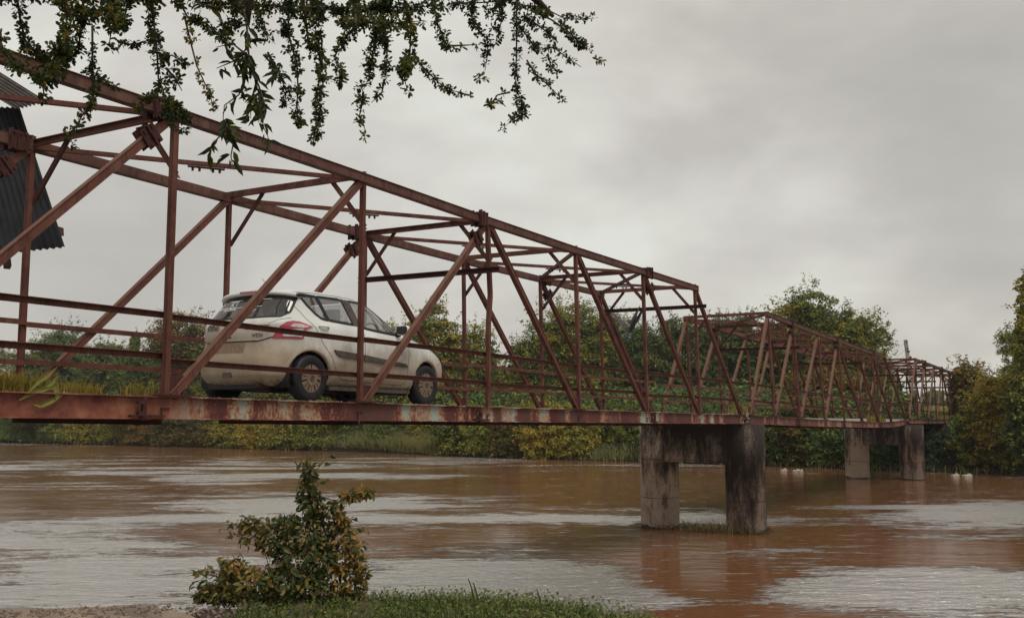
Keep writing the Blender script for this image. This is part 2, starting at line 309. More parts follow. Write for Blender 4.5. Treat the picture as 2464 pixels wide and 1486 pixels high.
def water_mat():
    m, nt, b, o = mat('muddy_water'); g = geo(nt); p = g.outputs['Position']
    b.inputs['Base Color'].default_value = (.150, .058, .027, 1)
    cn = noise(nt, p, .06, 3, .5); brown = rp(nt, cn, [(.35, (.145, .060, .026)), (.65, (.180, .080, .036))])
    # patches broken by ripples; the same mask paints sky sheen into the colour
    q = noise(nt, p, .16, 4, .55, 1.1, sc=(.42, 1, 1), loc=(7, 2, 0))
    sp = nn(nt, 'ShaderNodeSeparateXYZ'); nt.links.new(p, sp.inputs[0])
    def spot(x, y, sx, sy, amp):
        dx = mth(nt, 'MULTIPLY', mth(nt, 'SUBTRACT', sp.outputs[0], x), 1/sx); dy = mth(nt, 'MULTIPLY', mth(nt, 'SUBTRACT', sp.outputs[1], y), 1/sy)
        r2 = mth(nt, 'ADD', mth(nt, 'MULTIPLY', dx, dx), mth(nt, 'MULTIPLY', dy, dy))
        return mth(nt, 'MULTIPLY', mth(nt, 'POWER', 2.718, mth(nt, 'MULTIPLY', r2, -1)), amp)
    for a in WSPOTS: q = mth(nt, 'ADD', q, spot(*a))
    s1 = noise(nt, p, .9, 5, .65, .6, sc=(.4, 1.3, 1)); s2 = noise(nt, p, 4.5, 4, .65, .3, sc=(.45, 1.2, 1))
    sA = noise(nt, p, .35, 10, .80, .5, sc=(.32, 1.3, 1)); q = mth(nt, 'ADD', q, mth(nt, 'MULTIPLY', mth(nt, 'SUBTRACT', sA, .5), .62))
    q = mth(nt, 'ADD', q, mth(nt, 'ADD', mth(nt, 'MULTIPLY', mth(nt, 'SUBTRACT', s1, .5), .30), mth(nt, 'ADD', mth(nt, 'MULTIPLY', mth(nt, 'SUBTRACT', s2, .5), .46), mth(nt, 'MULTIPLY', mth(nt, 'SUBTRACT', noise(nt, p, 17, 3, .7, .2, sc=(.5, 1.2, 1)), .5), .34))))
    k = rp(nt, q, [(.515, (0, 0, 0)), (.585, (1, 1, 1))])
    fl = noise(nt, p, 5.5, 3, .7, .2, sc=(.22, 1.3, 1), loc=(5, 9, 0)); k = mth(nt, 'MAXIMUM', k, rp(nt, fl, [(.63, (0, 0, 0)), (.67, (.9, .9, .9))]))  # scattered pale flecks, painted glints on the brown water
    w1 = noise(nt, p, 1.4, 4, .6, .5, sc=(.45, 1.5, 1)); w2 = noise(nt, p, 8.0, 4, .62, .3, sc=(.5, 1.4, 1)); w0 = noise(nt, p, .35, 3, .5, .4, sc=(.5, 1, 1))
    h = mth(nt, 'ADD', mth(nt, 'MULTIPLY', w1, mth(nt, 'ADD', mth(nt, 'MULTIPLY', k, .075), .012)), mth(nt, 'MULTIPLY', mth(nt, 'MULTIPLY', w2, .06), mth(nt, 'ADD', mth(nt, 'MULTIPLY', k, 1.0), .05)))
    h = mth(nt, 'ADD', h, mth(nt, 'MULTIPLY', w0, .05))
    bp = nn(nt, 'ShaderNodeBump', i_Strength=1.0, i_Distance=1.0); nt.links.new(h, bp.inputs['Height']); nt.links.new(bp.outputs[0], b.inputs['Normal'])
    nt.links.new(rp(nt, k, [(0, (.10, .10, .10)), (1, (.16, .16, .16))]), b.inputs['Roughness'])
    b.inputs['IOR'].default_value = 1.33
    nt.links.new(mixc(nt, mth(nt, 'MULTIPLY', k, .88), brown, (.93, .90, .87)), b.inputs['Base Color']); nt.links.new(mth(nt, 'MULTIPLY', k, .88), b.inputs['Metallic'])  # near-white metallic colour stands in for reflected sky on rippled patches
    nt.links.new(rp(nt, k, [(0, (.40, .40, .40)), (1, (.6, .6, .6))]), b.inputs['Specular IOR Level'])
    return m
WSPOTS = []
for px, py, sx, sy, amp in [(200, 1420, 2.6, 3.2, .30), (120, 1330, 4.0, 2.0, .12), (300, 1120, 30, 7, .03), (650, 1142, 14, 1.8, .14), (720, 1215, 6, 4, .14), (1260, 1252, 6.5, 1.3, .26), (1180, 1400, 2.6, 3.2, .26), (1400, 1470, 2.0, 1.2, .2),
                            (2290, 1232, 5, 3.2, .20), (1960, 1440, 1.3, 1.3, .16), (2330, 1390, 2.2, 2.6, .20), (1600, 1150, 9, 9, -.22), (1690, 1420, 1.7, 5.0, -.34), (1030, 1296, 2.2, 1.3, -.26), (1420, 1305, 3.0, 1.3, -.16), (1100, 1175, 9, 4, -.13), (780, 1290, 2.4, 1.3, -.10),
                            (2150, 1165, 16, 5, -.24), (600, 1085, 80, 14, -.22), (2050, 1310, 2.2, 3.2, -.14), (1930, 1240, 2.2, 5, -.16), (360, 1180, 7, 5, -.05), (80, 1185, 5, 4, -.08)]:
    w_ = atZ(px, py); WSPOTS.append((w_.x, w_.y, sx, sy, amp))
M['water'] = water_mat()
# ================================================================ THE SETTING
PHI = math.pi/2-TH
WZ = 0.07
# river
m_ = MB(); NXW = 60
xs = np.linspace(-400, 400, 41); ys = np.linspace(1.0, 420, 43)
for x in xs:
    for y in ys: m_.v.append((x, y, WZ))
for i in range(40):
    for j in range(42): m_.f.append((i*43+j, (i+1)*43+j, (i+1)*43+j+1, i*43+j+1)); m_.m.append(0)
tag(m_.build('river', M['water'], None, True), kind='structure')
# far bank ground: the water's edge from the photo, then inland to the horizon
BANK = [(-330, 235), (-160, 160), (-58.1, 114), (-40, 103.5), (-24.2, 92.7), (-14, 84), (-4.8, 76.5), (2, 69.4), (7.35, 66.0), (12, 62.5), (17.35, 58.5), (23.4, 53.1), (26.5, 50.5), (33, 46.5), (50, 42), (110, 36), (330, 20)]
BK = np.array(BANK, float)
def bank_pt(u):
    i = int(min(max(u, 0), len(BK)-1.001)); f = u-i
    return BK[i]*(1-f)+BK[i+1]*f
INL = [(-2.0, -1.2), (-.3, -.1), (.6, .45), (2, 1.3), (4.5, 2.2), (8, 2.62), (16, 2.75), (40, 2.9), (80, 3.6), (140, 5.0), (260, 7.0), (600, 9.0), (1500, 10)]
NN = np.array([0.30, 0.954])
g_ = MB(); U = np.linspace(0, len(BK)-1, 97)
for u in U:
    p = bank_pt(u)
    for dd, hh in INL:
        w = 0 if dd < 1 else R.normal(0, .12)
        g_.v.append((p[0]+NN[0]*dd+R.normal(0, .1), p[1]+NN[1]*dd, hh+w))
k = len(INL)
for i in range(len(U)-1):
    for j in range(k-1): g_.f.append((i*k+j, (i+1)*k+j, (i+1)*k+j+1, i*k+j+1)); g_.m.append(0)
def field_mat():
    m, nt, b, o = mat('far_ground'); g = geo(nt)
    f = noise(nt, g.outputs['Position'], .25, 6, .65); f2 = noise(nt, g.outputs['Position'], 2.5, 5, .7)
    c = rp(nt, mth(nt, 'ADD', mth(nt, 'MULTIPLY', f, .6), mth(nt, 'MULTIPLY', f2, .4)), [(.35, (.045, .055, .015)), (.5, (.13, .12, .03)), (.65, (.20, .16, .045))])
    sz = nn(nt, 'ShaderNodeSeparateXYZ'); nt.links.new(g.outputs['Position'], sz.inputs[0])
    c = mixc(nt, rp(nt, mth(nt, 'MULTIPLY', sz.outputs[2], .3), [(.78, (1, 1, 1)), (.86, (0, 0, 0))]), c, (.022, .020, .012))
    nt.links.new(c, b.inputs['Base Color']); b.inputs['Roughness'].default_value = .95; b.inputs['Specular IOR Level'].default_value = .1
    bump(nt, b, f2, .8, .3); return m
M['field'] = field_mat()
tag(g_.build('far_ground', M['field'], None, True), kind='structure')
# near bank
GZ = 1.45
def crest(x):                                    # forward distance of the near bank's edge at world x
    return float(np.interp(x, [-30, -12, -6.8, -4.3, -2.9, -2.2, -1.4, -.4, .3, .9, 1.5, 3, 12, 40], [-6, 1.5, 5.6, 8.15, 8.45, 8.75, 9.0, 9.05, 8.8, 8.2, 7.2, 6.2, 3, -8]))
nb = MB(); gx = np.linspace(-30, 40, 281)
prof_ = [(2.2, -1.0), (1.1, -.3), (.45, .55), (.12, 1.2), (-.08, 1.40), (-.5, GZ), (-1.2, GZ+.02), (-2.5, GZ), (-5, GZ-.02), (-9, GZ), (-25, GZ+.2)]
for x in gx:
    c = crest(x)
    for d, h in prof_:
        j = R.normal(0, .02) if -1 < d < 1 else 0
        nb.v.append((x, c+d+j*2, h+j))
k = len(prof_)
for i in range(len(gx)-1):
    for j in range(k-1): nb.f.append((i*k+j, i*k+j+1, (i+1)*k+j+1, (i+1)*k+j)); nb.m.append(0)
tag(nb.build('near_bank', M['soil'], None, True), kind='structure')
# broken concrete slab at the water's edge, lower left
sl = MB(); edge = [(-260, 1470), (-60, 1462), (60, 1460), (130, 1462), (200, 1459), (270, 1456), (320, 1452), (352, 1450), (378, 1456), (392, 1464), (430, 1468), (462, 1478), (500, 1500), (420, 1560), (200, 1640), (-300, 1640)]
top = [atZ(x, y, GZ+.06) for x, y in edge]
n = len(top)
cen = sum(top, Vector())/n
v = []
for ring, (sc_, dz) in enumerate([(1.0, -.22), (1.0, -.01), (.985, .0)]):
    for p in top: q = cen+(p-cen)*sc_; v.append((q.x, q.y, GZ+.06+dz))
fs = []
for r_ in range(2):
    for i in range(n): fs.append((r_*n+i, r_*n+(i+1) % n, (r_+1)*n+(i+1) % n, (r_+1)*n+i))
fs.append(tuple(2*n+i for i in range(n)))
sl.add(v, fs); o = sl.build('concrete_slab', M['slab'])
tag(o, 'broken grey brown concrete slab edge lying at the waterside, lower left', 'slab')

# ================================================================ THE BRIDGE
def interp(a, t): return float(np.interp(t, [p[0] for p in a], [p[1] for p in a]))
SPANS = []
ts1 = [.754+3.05*k for k in range(9)]
SPANS.append(dict(ts=ts1, zb=[3.31-.0093*t for t in ts1], zf=[3.32-.0093*t for t in ts1], zt=[0, 6.21, 6.175, 6.125, 6.075, 6.05, 6.04, 6.035, 0],
                  sh=[0, 0, 0, 0, .02, .055, .055, .07, 0], splN=[2, 4, 6], label='nearest red brown truss span, the one the car is crossing'))
SPANS.append(dict(ts=[25.72, 28.05, 30.81, 33.96, 36.89, 39.97, 43.13, 46.04, 49.7], zb=[3.07, 3.03, 2.975, 2.92, 2.885, 2.835, 2.805, 2.79, 2.90],
                  zf=[3.07, 3.05, 3.03, 3.01, 2.99, 2.97, 2.96, 2.95, 2.93], zt=[0, 5.93, 5.87, 5.80, 5.77, 5.70, 5.66, 5.66, 0],
                  sh=[0, .10, .12, .14, .15, .17, .2, .22, 0], splN=[2, 4, 6], label='middle rusty truss span between the two concrete piers, its deck end sagging'))
SPANS.append(dict(ts=[50.5, 53.23, 56.39, 59.5, 62.6, 65.67, 68.8, 71.8, 74.8], zb=[2.92-.006*k*3 for k in range(9)], zf=[2.93-.018*k for k in range(9)],
                  zt=[0, 5.85, 5.83, 5.79, 5.76, 5.71, 5.67, 5.65, 0], sh=[0, .02, .02, .02, .02, .02, .02, .02, 0], splN=[2, 4, 6],
                  label='farthest rusty truss span running into the trees on the far bank'))
def build_span(si, D):
    ts, zb, zf, zt, sh = D['ts'], D['zb'], D['zf'], D['zt'], D['sh']
    t0 = ts[0]; Lr = Lt(t0)
    e = empty('bridge_span', BP(t0, Lr, zb[0]), PHI)
    tag(e, D['label'], 'bridge span', 'truss spans of the bridge')
    def part(mb, name, m, bevel=0.0):
        o = mb.build(name, m, e, bevel=bevel); o.location = (-t0, -Lr, -zb[0]); return o
    def nB(k, far): return np.array([ts[k], Lt(ts[k])+(WB if far else 0), (zf if far else zb)[k]])
    def nT(k, far): return np.array([ts[k], Lt(ts[k])+(WB if far else 0)+sh[k], zt[k]+(0.0 if not far else (.02 if si == 0 else 0))])
    Y = np.array([0, 1.0, 0]); Z = np.array([0, 0, 1.0]); X = np.array([1.0, 0, 0])
    for far in (0, 1):
        s = -1 if not far else 1                 # outward side
        # bottom girder: deep plate channel with flanges, in lengths spliced at the even nodes
        cuts = [-.12, 2.45, 4.0+.0, 6.0, 8.12]
        gseg = MB()
        kk = [0, 2, 4, 6, 8]
        zz = zf if far else zb
        pts = [(ts[0]-.12, zz[0])]+[(ts[k], zz[k]) for k in range(1, 8)]+[(ts[8]+.12, zz[8])]
        for (ta, za), (tb, zb_) in zip(pts[:-1], pts[1:]):
            La, Lb = Lt(ta)+WB*far, Lt(tb)+WB*far
            gseg.prof((ta, La+s*.02, za-.115), (tb, Lb+s*.02, zb_-.115), Z,
                      [(-.035, -.115), (.035, -.115), (.035, -.103), (-.018, -.103), (-.018, .103), (.035, .103), (.035, .115), (-.035, .115)] if not far else
                      [(.035, -.115), (.035, .115), (-.035, .115), (-.035, .103), (.018, .103), (.018, -.103), (-.035, -.103), (-.035, -.115)])
        part(gseg, 'bottom_girder', M['girder'])
        for k in ([2, 4, 6] if si == 0 else [2, 4, 6]):      # bolted joints of the girder
            j = MB(); t = ts[k]-.30 if k < 6 else ts[k]+.25; z = interp(list(zip(ts, zz)), t)-.115; L = Lt(t)+WB*far+s*.02
            j.box((t, L+s*.045, z), .045, .035, .21); j.box((t+.05, L+s*.03, z-.085), .40, .055, .022); j.box((t+.02, L+s*.03, z-.108), .12, .05, .03)
            for q in (-.06, .05): j.box((t-.05, L+s*.045, z+q), .05, .04, .04)
            part(j, 'girder_joint', M['dark'])
        for q in ((.05, .055), ) if False else ():
            pass
        # top chord
        ch = MB(); ext = .16
        for k in range(1, 7):
            a, b = nT(k, far), nT(k+1, far); d = (b-a)/np.linalg.norm(b-a)
            if k == 1: a = a-d*ext
            if k == 6: b = b+d*ext
            ch.bar(a+(0, 0, .0), b+(0, 0, .0), .09, .105, Z)
            ch.bar(a+np.array((0, s*.01, -.058)), b+np.array((0, s*.01, -.058)), .108, .010, Z)
            ch.bar(a+np.array((0, s*.01, .057)), b+np.array((0, s*.01, .057)), .10, .008, Z)
        part(ch, 'top_chord', M['chord'])
        # verticals
        for k in range(1, 8):
            if si == 1 and k == 7 and not far: continue
            v = MB(); a, b = nB(k, far), nT(k, far)
            w = .085 if k not in (3, 5) else .078
            if si == 0 and k == 4 and not far:   # the post something once ran into
                mid = [(0, 0), (.63, .0), (.78, .065), (.87, .03), (1, 0)]
                ps = [a+(b-a)*f+X*dx for f, dx in [(0, 0), (.45, .02), (.60, .075), (.80, .03), (1, 0)]]
            else: ps = [a, b]
            for p, q in zip(ps[:-1], ps[1:]):
                v.bar(p, q+(q-p)*.002, .012, w, X); v.bar(p+Y*.042*1, q+Y*.042, .075, .012, Y) if False else None
                v.prof(p, q, X, [(-.045, -w/2), (.045, -w/2), (.045, -w/2+.011), (.006, -w/2+.011), (.006, w/2-.011), (.045, w/2-.011), (.045, w/2), (-.045, w/2), (-.045, w/2-.011), (-.006, w/2-.011), (-.006, -w/2+.011), (-.045, -w/2+.011)]) if False else v.bar(p, q, .062, w*.76, X)
            part(v, 'vertical_post', M['steel'])
        # diagonals
        for k in range(0, 8):
            if k < 4: a, b = nB(k, far), nT(k+1, far)
            else: a, b = nB(k+1, far), nT(k, far)
            inn = .055 if a[0] < b[0] else -.055
            a = a+X*(.07 if a[0] < b[0] else -.07)
            b = b+np.array((-.03 if a[0] < b[0] else .03, 0, -.03))
            d = MB(); d.bar(a, b, .064, .070, Z)
            dd = (b-a)/np.linalg.norm(b-a)
            up = Z-dd*dd[2]; up /= np.linalg.norm(up)
            d.bar(a+up*.038, b+up*.038, .080, .008, up); d.bar(a-up*.038, b-up*.038, .080, .008, up)
            part(d, 'diagonal_member', M['weather'] if a[0] < b[0] else M['steel'])
            # foot plate
            f = MB(); q = a+np.array((-.03 if a[0] > b[0] else .03, 0, .11)); f.box(q, .24, .02 if not far else .02, .22); f.box((q[0], q[1], a[2]+.012), .46, .16, .018)
            part(f, 'gusset_plate', M['dark'])
        # rails, inner side
        for hh in (.87, .43):
            r_ = MB()
            for k in range(0, 8):
                if si == 2 and k > 6: continue
                a, b = nB(k, far), nB(k+1, far); off = -s*.062
                oa = .0 if (k % 2 == 0) else .012; j1, j2 = R.normal(0, .012), R.normal(0, .012)
                if si == 1 and k == 7: j2 -= .16 if not far else -.1; j1 -= .06
                if si == 0 and k == 0: j1 = 0
                a = a+np.array((0, off, hh+oa+j1)); b = b+np.array((0, off, hh+oa+j2))
                a[2] += (-.04 if si == 0 and not far and k >= 2 else 0); b[2] += (-.04 if si == 0 and not far and k >= 2 else 0)
                if hh < .5 and si == 0 and not far and k >= 2: pass
                r_.ang(a, b, .05, .062, Z, .008, kw=-s, kh=-1)
                r_.bar(a+np.array((0, -s*.004, -.031)), b+np.array((0, -s*.004, -.031)), .008, .060, Z) if False else None
            part(r_, 'guard_rail', M['steel'])
    # cross members between the trusses
    for k in range(1, 8):
        a, b = nT(k, 0), nT(k, 1); up = .045 if k % 2 else .02
        c = MB(); c.chan(a+np.array((0, -.04, up)), b+np.array((0, .06, up)), .045, .085, Z, .009, 1 if k % 2 else -1)
        part(c, 'cross_strut', M['steel'])
        for far in (0, 1):
            if si == 0 and k == 4 and far == 0: pass
            n = nT(k, far); s2 = 1 if not far else -1
            kb = MB(); kb.ang(n+np.array((.03, s2*.60, .03)), n+np.array((.02, s2*.0, -.66)), .068, .068, X, .010)
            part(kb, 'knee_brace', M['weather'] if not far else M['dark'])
        if k < 7:
            d1, d2 = nT(k, 1), nT(k+1, 0); c = MB()
            c.ang(d1+np.array((.05, -.02, -.05)), d2+np.array((-.05, .02, -.05)), .055, .062, Z, .008)
            mid = (d1+d2)/2+np.array((0, 0, -.065)); ddv = (d2-d1)/np.linalg.norm(d2-d1)
            c.bar(mid-ddv*.22, mid+ddv*.22, .06, .012, Z)
            for q in (-.16, -.08, .08, .16): c.bar(mid+ddv*q+np.array((0, 0, -.05)), mid+ddv*q+np.array((0, 0, .01)), .022, .022, X)
            part(c, 'lateral_brace', M['steel'])
            if (si == 0 and k >= 5) or si > 0:
                d1, d2 = nT(k, 0), nT(k+1, 1); c = MB(); c.ang(d1+np.array((.05, .02, -.01)), d2+np.array((-.05, -.02, -.01)), .055, .062, Z, .008)
                part(c, 'lateral_brace', M['steel'])
    # lower portal bars
    for k, h in ((4, 2.12), (7, 2.5)) if si == 0 else (((2, 2.15), (5, 2.2)) if si == 1 else ((1, 2.2), (3, 2.1), (5, 1.95))):
        a, b = nB(k, 0), nB(k, 1); z = (a[2]+b[2])/2+h; c = MB()
        c.chan((a[0]-.05, a[1]-.22 if si == 0 else a[1]-.06, z-.02), (b[0]-.05, b[1]+.1, z), .06, .085, Z, .01, -1)
        part(c, 'portal_bar', M['dark'])
    # bolted splice plates on the chords
    for k in D['splN']:
        for far in (0, 1):
            n = nT(k, far); s = -1 if not far else 1; side = -1 if k < 5 else 1
            m1 = MB(); c0 = n+np.array((side*.20, 0, .0)); 
            for q in (-1, 1):
                m1.box(c0+np.array((side*.11, q*.075, 0)), .014, .06, .25)
                m1.box(c0+np.array((0, q*.066, 0)), .23, .012, .22)
                for bx in (-.07, .0, .07):
                    for bz in (-.09, .09): m1.cyl(c0+np.array((bx, q*.082, bz)), (0, 1, 0), .018, .022, 6)
            m1.box(c0+np.array((side*.02, 0, 0)), .016, .18, .24)
            part(m1, 'splice_plate', M['dark'])
            if k < 5: a, b = nB(k-1, far), nT(k, far)
            else: a, b = nB(k+1, far), nT(k, far)
            dd = (b-a)/np.linalg.norm(b-a); c1 = b-dd*.46; up = np.cross(dd, Y); m2 = MB()
            for q in (-1, 1):
                m2.box(c1+Y*q*.056, .20, .012, .21, (dd, Y, up))
                for bx in (-.06, .06):
                    for bz in (-.08, .08): m2.cyl(c1+dd*bx+Y*q*.07+up*bz, Y, .018, .022, 6)
            m2.box(c1-dd*.0, .016, .17, .23, (dd, Y, up))
            part(m2, 'splice_plate', M['dark'])
    # deck and the beams below it
    dk = MB(); N = 60; rows = [0.02, .4, .9, 1.4, 1.9, WB-.02]
    T = np.linspace(ts[0]-.16, ts[8]+.14, N)
    def dz(t, y): za = interp(list(zip(ts, zb)), t); zc = interp(list(zip(ts, zf)), t); return za+(zc-za)*y/WB-.004
    vv = [];
    for t in T:
        for y in rows: vv.append((t, Lt(t)+y, dz(t, y)+(R.normal(0, .004) if y in (.02, ) else 0)))
    for t in T:
        for y in (rows[0], rows[-1]): vv.append((t, Lt(t)+y, dz(t, y)-.10))
    nr = len(rows); ff = []
    for i in range(N-1):
        for j in range(nr-1): ff.append((i*nr+j, (i+1)*nr+j, (i+1)*nr+j+1, i*nr+j+1))
        b0 = N*nr+i*2; ff.append((b0, b0+1, b0+3, b0+2)); ff.append((i*nr, b0, b0+2, (i+1)*nr)); ff.append((i*nr+nr-1, (i+1)*nr+nr-1, b0+3, b0+1))
    ff.append(tuple([j for j in range(nr)]+[N*nr+1, N*nr])); q = (N-1)*nr; ff.append(tuple([q+nr-1-j for j in range(nr)]+[N*nr+2*(N-1), N*nr+2*(N-1)+1]))
    dk.add(vv, ff); part(dk, 'deck', M['deck'])
    for k in range(0, 9):
        fb = MB(); t = ts[k]; fb.chan((t, Lt(t)-.02, zb[k]-.20), (t, Lt(t)+WB+.02, zf[k]-.20), .10, .17, Z, .012, 1)
        part(fb, 'floor_beam', M['dark'])
    if si == 1:                                  # end plate of the sagging deck
        ep = MB(); ep.box(((ts[8]+.16), Lt(ts[8])+WB/2, 2.80), .02, WB, .22); part(ep, 'end_plate', M['girder'])
    return e
SP = [build_span(i, D) for i, D in enumerate(SPANS)]

def pier(t, Ln, Lf, ztop, zbeam, label, r, stepz):
    e = empty('bridge_pier', BP(t, (Ln+Lf)/2, WZ), PHI); tag(e, label, 'bridge pier', 'concrete piers of the bridge')
    Lm = (Ln+Lf)/2
    for L, mm in ((Ln, M['concrete_b']), (Lf, M['concrete'])):
        c = MB(); n = 28; ring = []
        prof = [(-1.6, r), (stepz-WZ, r), (stepz-WZ+.005, r*1.02), (ztop-WZ-.01, r*1.02), (ztop-WZ, r*.99)]
        for z, rr in prof: ring.append([(math.copysign(abs(math.cos(2*math.pi*i/n))**.85, math.cos(2*math.pi*i/n))*rr, L-Lm+math.copysign(abs(math.sin(2*math.pi*i/n))**.85, math.sin(2*math.pi*i/n))*rr, z) for i in range(n)])
        fs = []
        for a in range(len(prof)-1):
            for i in range(n): fs.append((a*n+i, a*n+(i+1) % n, (a+1)*n+(i+1) % n, (a+1)*n+i))
        fs.append(tuple((len(prof)-1)*n+i for i in range(n)))
        c.add([p for q in ring for p in q], fs)
        o = c.build('column', mm, e, True)
    b = MB(); b.box((0, 0, (ztop+zbeam)/2-WZ-.004), r*1.7, Lf-Ln, ztop-zbeam-.012)
    b.build('cap_beam', M['concrete_b'], e, bevel=.03)
    return e
pier(25.55, 8.31, 10.70, 2.83, 1.83, 'nearer two-column concrete pier with dried grass caught at its foot', .50, 1.80)
pier(50.45, 8.33, 10.82, 2.62, 1.66, 'farther two-column concrete pier under the sagging deck end', .555, 1.64)
# abutment under the far end, its shade painted in with black concrete
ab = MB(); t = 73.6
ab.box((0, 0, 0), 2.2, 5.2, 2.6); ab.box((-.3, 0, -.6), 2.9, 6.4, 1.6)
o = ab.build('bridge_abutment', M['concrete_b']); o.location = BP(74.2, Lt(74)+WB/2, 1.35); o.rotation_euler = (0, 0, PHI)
tag(o, 'concrete abutment toned dark for the shade under the far end of the bridge', 'abutment')
ab = MB(); ab.box((0, 0, 0), 2.6, 4.6, 3.0)
o = ab.build('bridge_abutment', M['concrete']); o.location = BP(-.7, L0+WB/2, 1.5); o.rotation_euler = (0, 0, PHI)
tag(o, 'concrete abutment carrying the near end of the bridge on the left bank', 'abutment')
# broken concrete rubble packed in the gap above the nearer pier
rb = MB()
def lump(mb, c, r, n=1):
    ph = [(0, 0, 1), (0, 0, -1)]+[(math.cos(a), math.sin(a), .35*(-1)**i) for i, a in enumerate(np.linspace(0, 2*math.pi, 7)[:-1])]
    vs = [np.array(c)+np.array(p)*r*R.uniform(.65, 1.15, 3) for p in ph]
    mb.add(vs, [(0, 2+i, 2+(i+1) % 6) for i in range(6)]+[(1, 2+(i+1) % 6, 2+i) for i in range(6)])
for i in range(60):
    lump(rb, BP(25.43+R.uniform(-.17, .17), 8.15+R.uniform(0, .6), 2.84+R.uniform(0, .25)), R.uniform(.03, .075))
for i in range(40): lump(rb, BP(25.4+R.uniform(-.9, .3), 8.33+R.uniform(0, 1.8), 3.085), R.uniform(.015, .045))
tag(rb.build('rubble', M['gravel']), 'broken pale concrete rubble filling the deck gap above the nearer pier', 'rubble', kind='stuff')
# grit and litter lying along the near edge of the deck
gr = MB()
for i in range(1500):
    t = R.uniform(1, 25); L = L0+abs(R.normal(0, .05))+.03
    if i % 4 == 0: t = R.uniform(25.8, 49); L = Lt(t)+abs(R.normal(0, .05))+.03
    D = SPANS[0] if t < 25.3 else SPANS[1]
    lump(gr, BP(t, L, interp(list(zip(D['ts'], D['zb'])), t)+.002), R.uniform(.005, .016))
tag(gr.build('deck_grit', M['gravel']), 'grit and crumbled concrete along the edge of the deck', 'grit', kind='stuff')
# ================================================================ THE CAR  (x forward from rear axle, y left, z up)
CT = np.array([ # z, rear x, front x, half width, n
 (.19, -.42, 2.95, .72, 4.2), (.24, -.555, 3.10, .79, 4.2), (.32, -.625, 3.18, .825, 4.4), (.45, -.645, 3.215, .840, 4.4), (.52, -.645, 3.22, .845, 4.3), (.60, -.622, 3.215, .8475, 4.2),
 (.66, -.606, 3.19, .8475, 4.1), (.72, -.600, 3.14, .8475, 3.9), (.78, -.602, 3.05, .846, 3.8), (.84, -.606, 2.90, .842, 3.8), (.90, -.600, 2.68, .836, 3.9), (.95, -.588, 2.42, .826, 4.1),
 (1.0, -.545, 2.17, .808, 4.3), (1.05, -.505, 2.05, .786, 4.2), (1.12, -.440, 1.91, .762, 4.1), (1.20, -.370, 1.755, .736, 4.1), (1.28, -.305, 1.59, .710, 4.1), (1.36, -.240, 1.40, .682, 4.1),
 (1.392, -.215, 1.28, .660, 4.1), (1.418, -.180, 1.12, .630, 4.0), (1.437, -.12, .95, .58, 3.8), (1.450, -.02, .80, .49, 3.6), (1.459, .12, .68, .36, 3.2), (1.463, .25, .56, .2, 3)])
zs = np.linspace(.19, 1.463, 900); TB = np.array([np.interp(zs, CT[:, 0], CT[:, i]) for i in range(1, 5)])
ker = np.hanning(41); ker /= ker.sum()
TBs = np.array([np.convolve(np.pad(r, 20, mode='reflect', reflect_type='odd'), ker, 'valid') for r in TB])
def ct(z): return [np.interp(z, zs, r) for r in TBs]
def sideY(x, z):
    xr, xf, w, n = ct(z); xc = (xr+xf)/2; a = (xf-xr)/2; q = min(abs((x-xc)/a), 1)
    return w*(1-q**n)**(1/n)
def rearX(y, z):
    xr, xf, w, n = ct(z); xc = (xr+xf)/2; a = (xf-xr)/2; q = min(abs(y/w), .999)
    return xc-a*(1-q**n)**(1/n)
# window outlines: x-monotone top and bottom curves in side view
WQ = ([(-.06, 1.335), (.155, 1.345)], [(-.06, 1.33), (.02, 1.22), (.10, 1.12), (.19, 1.065), (.30, 1.05)])
def poly_side(top, bot, x): return np.interp(x, [p[0] for p in bot], [p[1] for p in bot]), np.interp(x, [p[0] for p in top], [p[1] for p in top])
GLS = [  # polygons (x, z)
 [(-.07, 1.34), (.165, 1.35), (.30, 1.05), (.19, 1.065), (.10, 1.12), (.0, 1.22)],
 [(.195, 1.35), (.60, 1.36), (.66, 1.345), (.80, 1.035), (.33, 1.052)],
 [(.80, 1.355), (1.12, 1.355), (1.24, 1.33), (1.62, 1.135), (1.70, 1.07), (1.77, .965), (1.30, .985), (1.03, 1.005), (.93, 1.03)]]
REAR_G = [(-.585, 1.355), (.585, 1.355), (.615, 1.31), (.655, 1.10), (.62, 1.045), (.3, 1.035), (-.3, 1.035), (-.62, 1.045), (-.655, 1.10), (-.615, 1.31)]
def inpoly(x, y, P_):
    c = False; n = len(P_)
    for i in range(n):
        (x1, y1), (x2, y2) = P_[i], P_[(i+1) % n]
        if (y1 > y) != (y2 > y) and x < (x2-x1)*(y-y1)/(y2-y1)+x1: c = not c
    return c
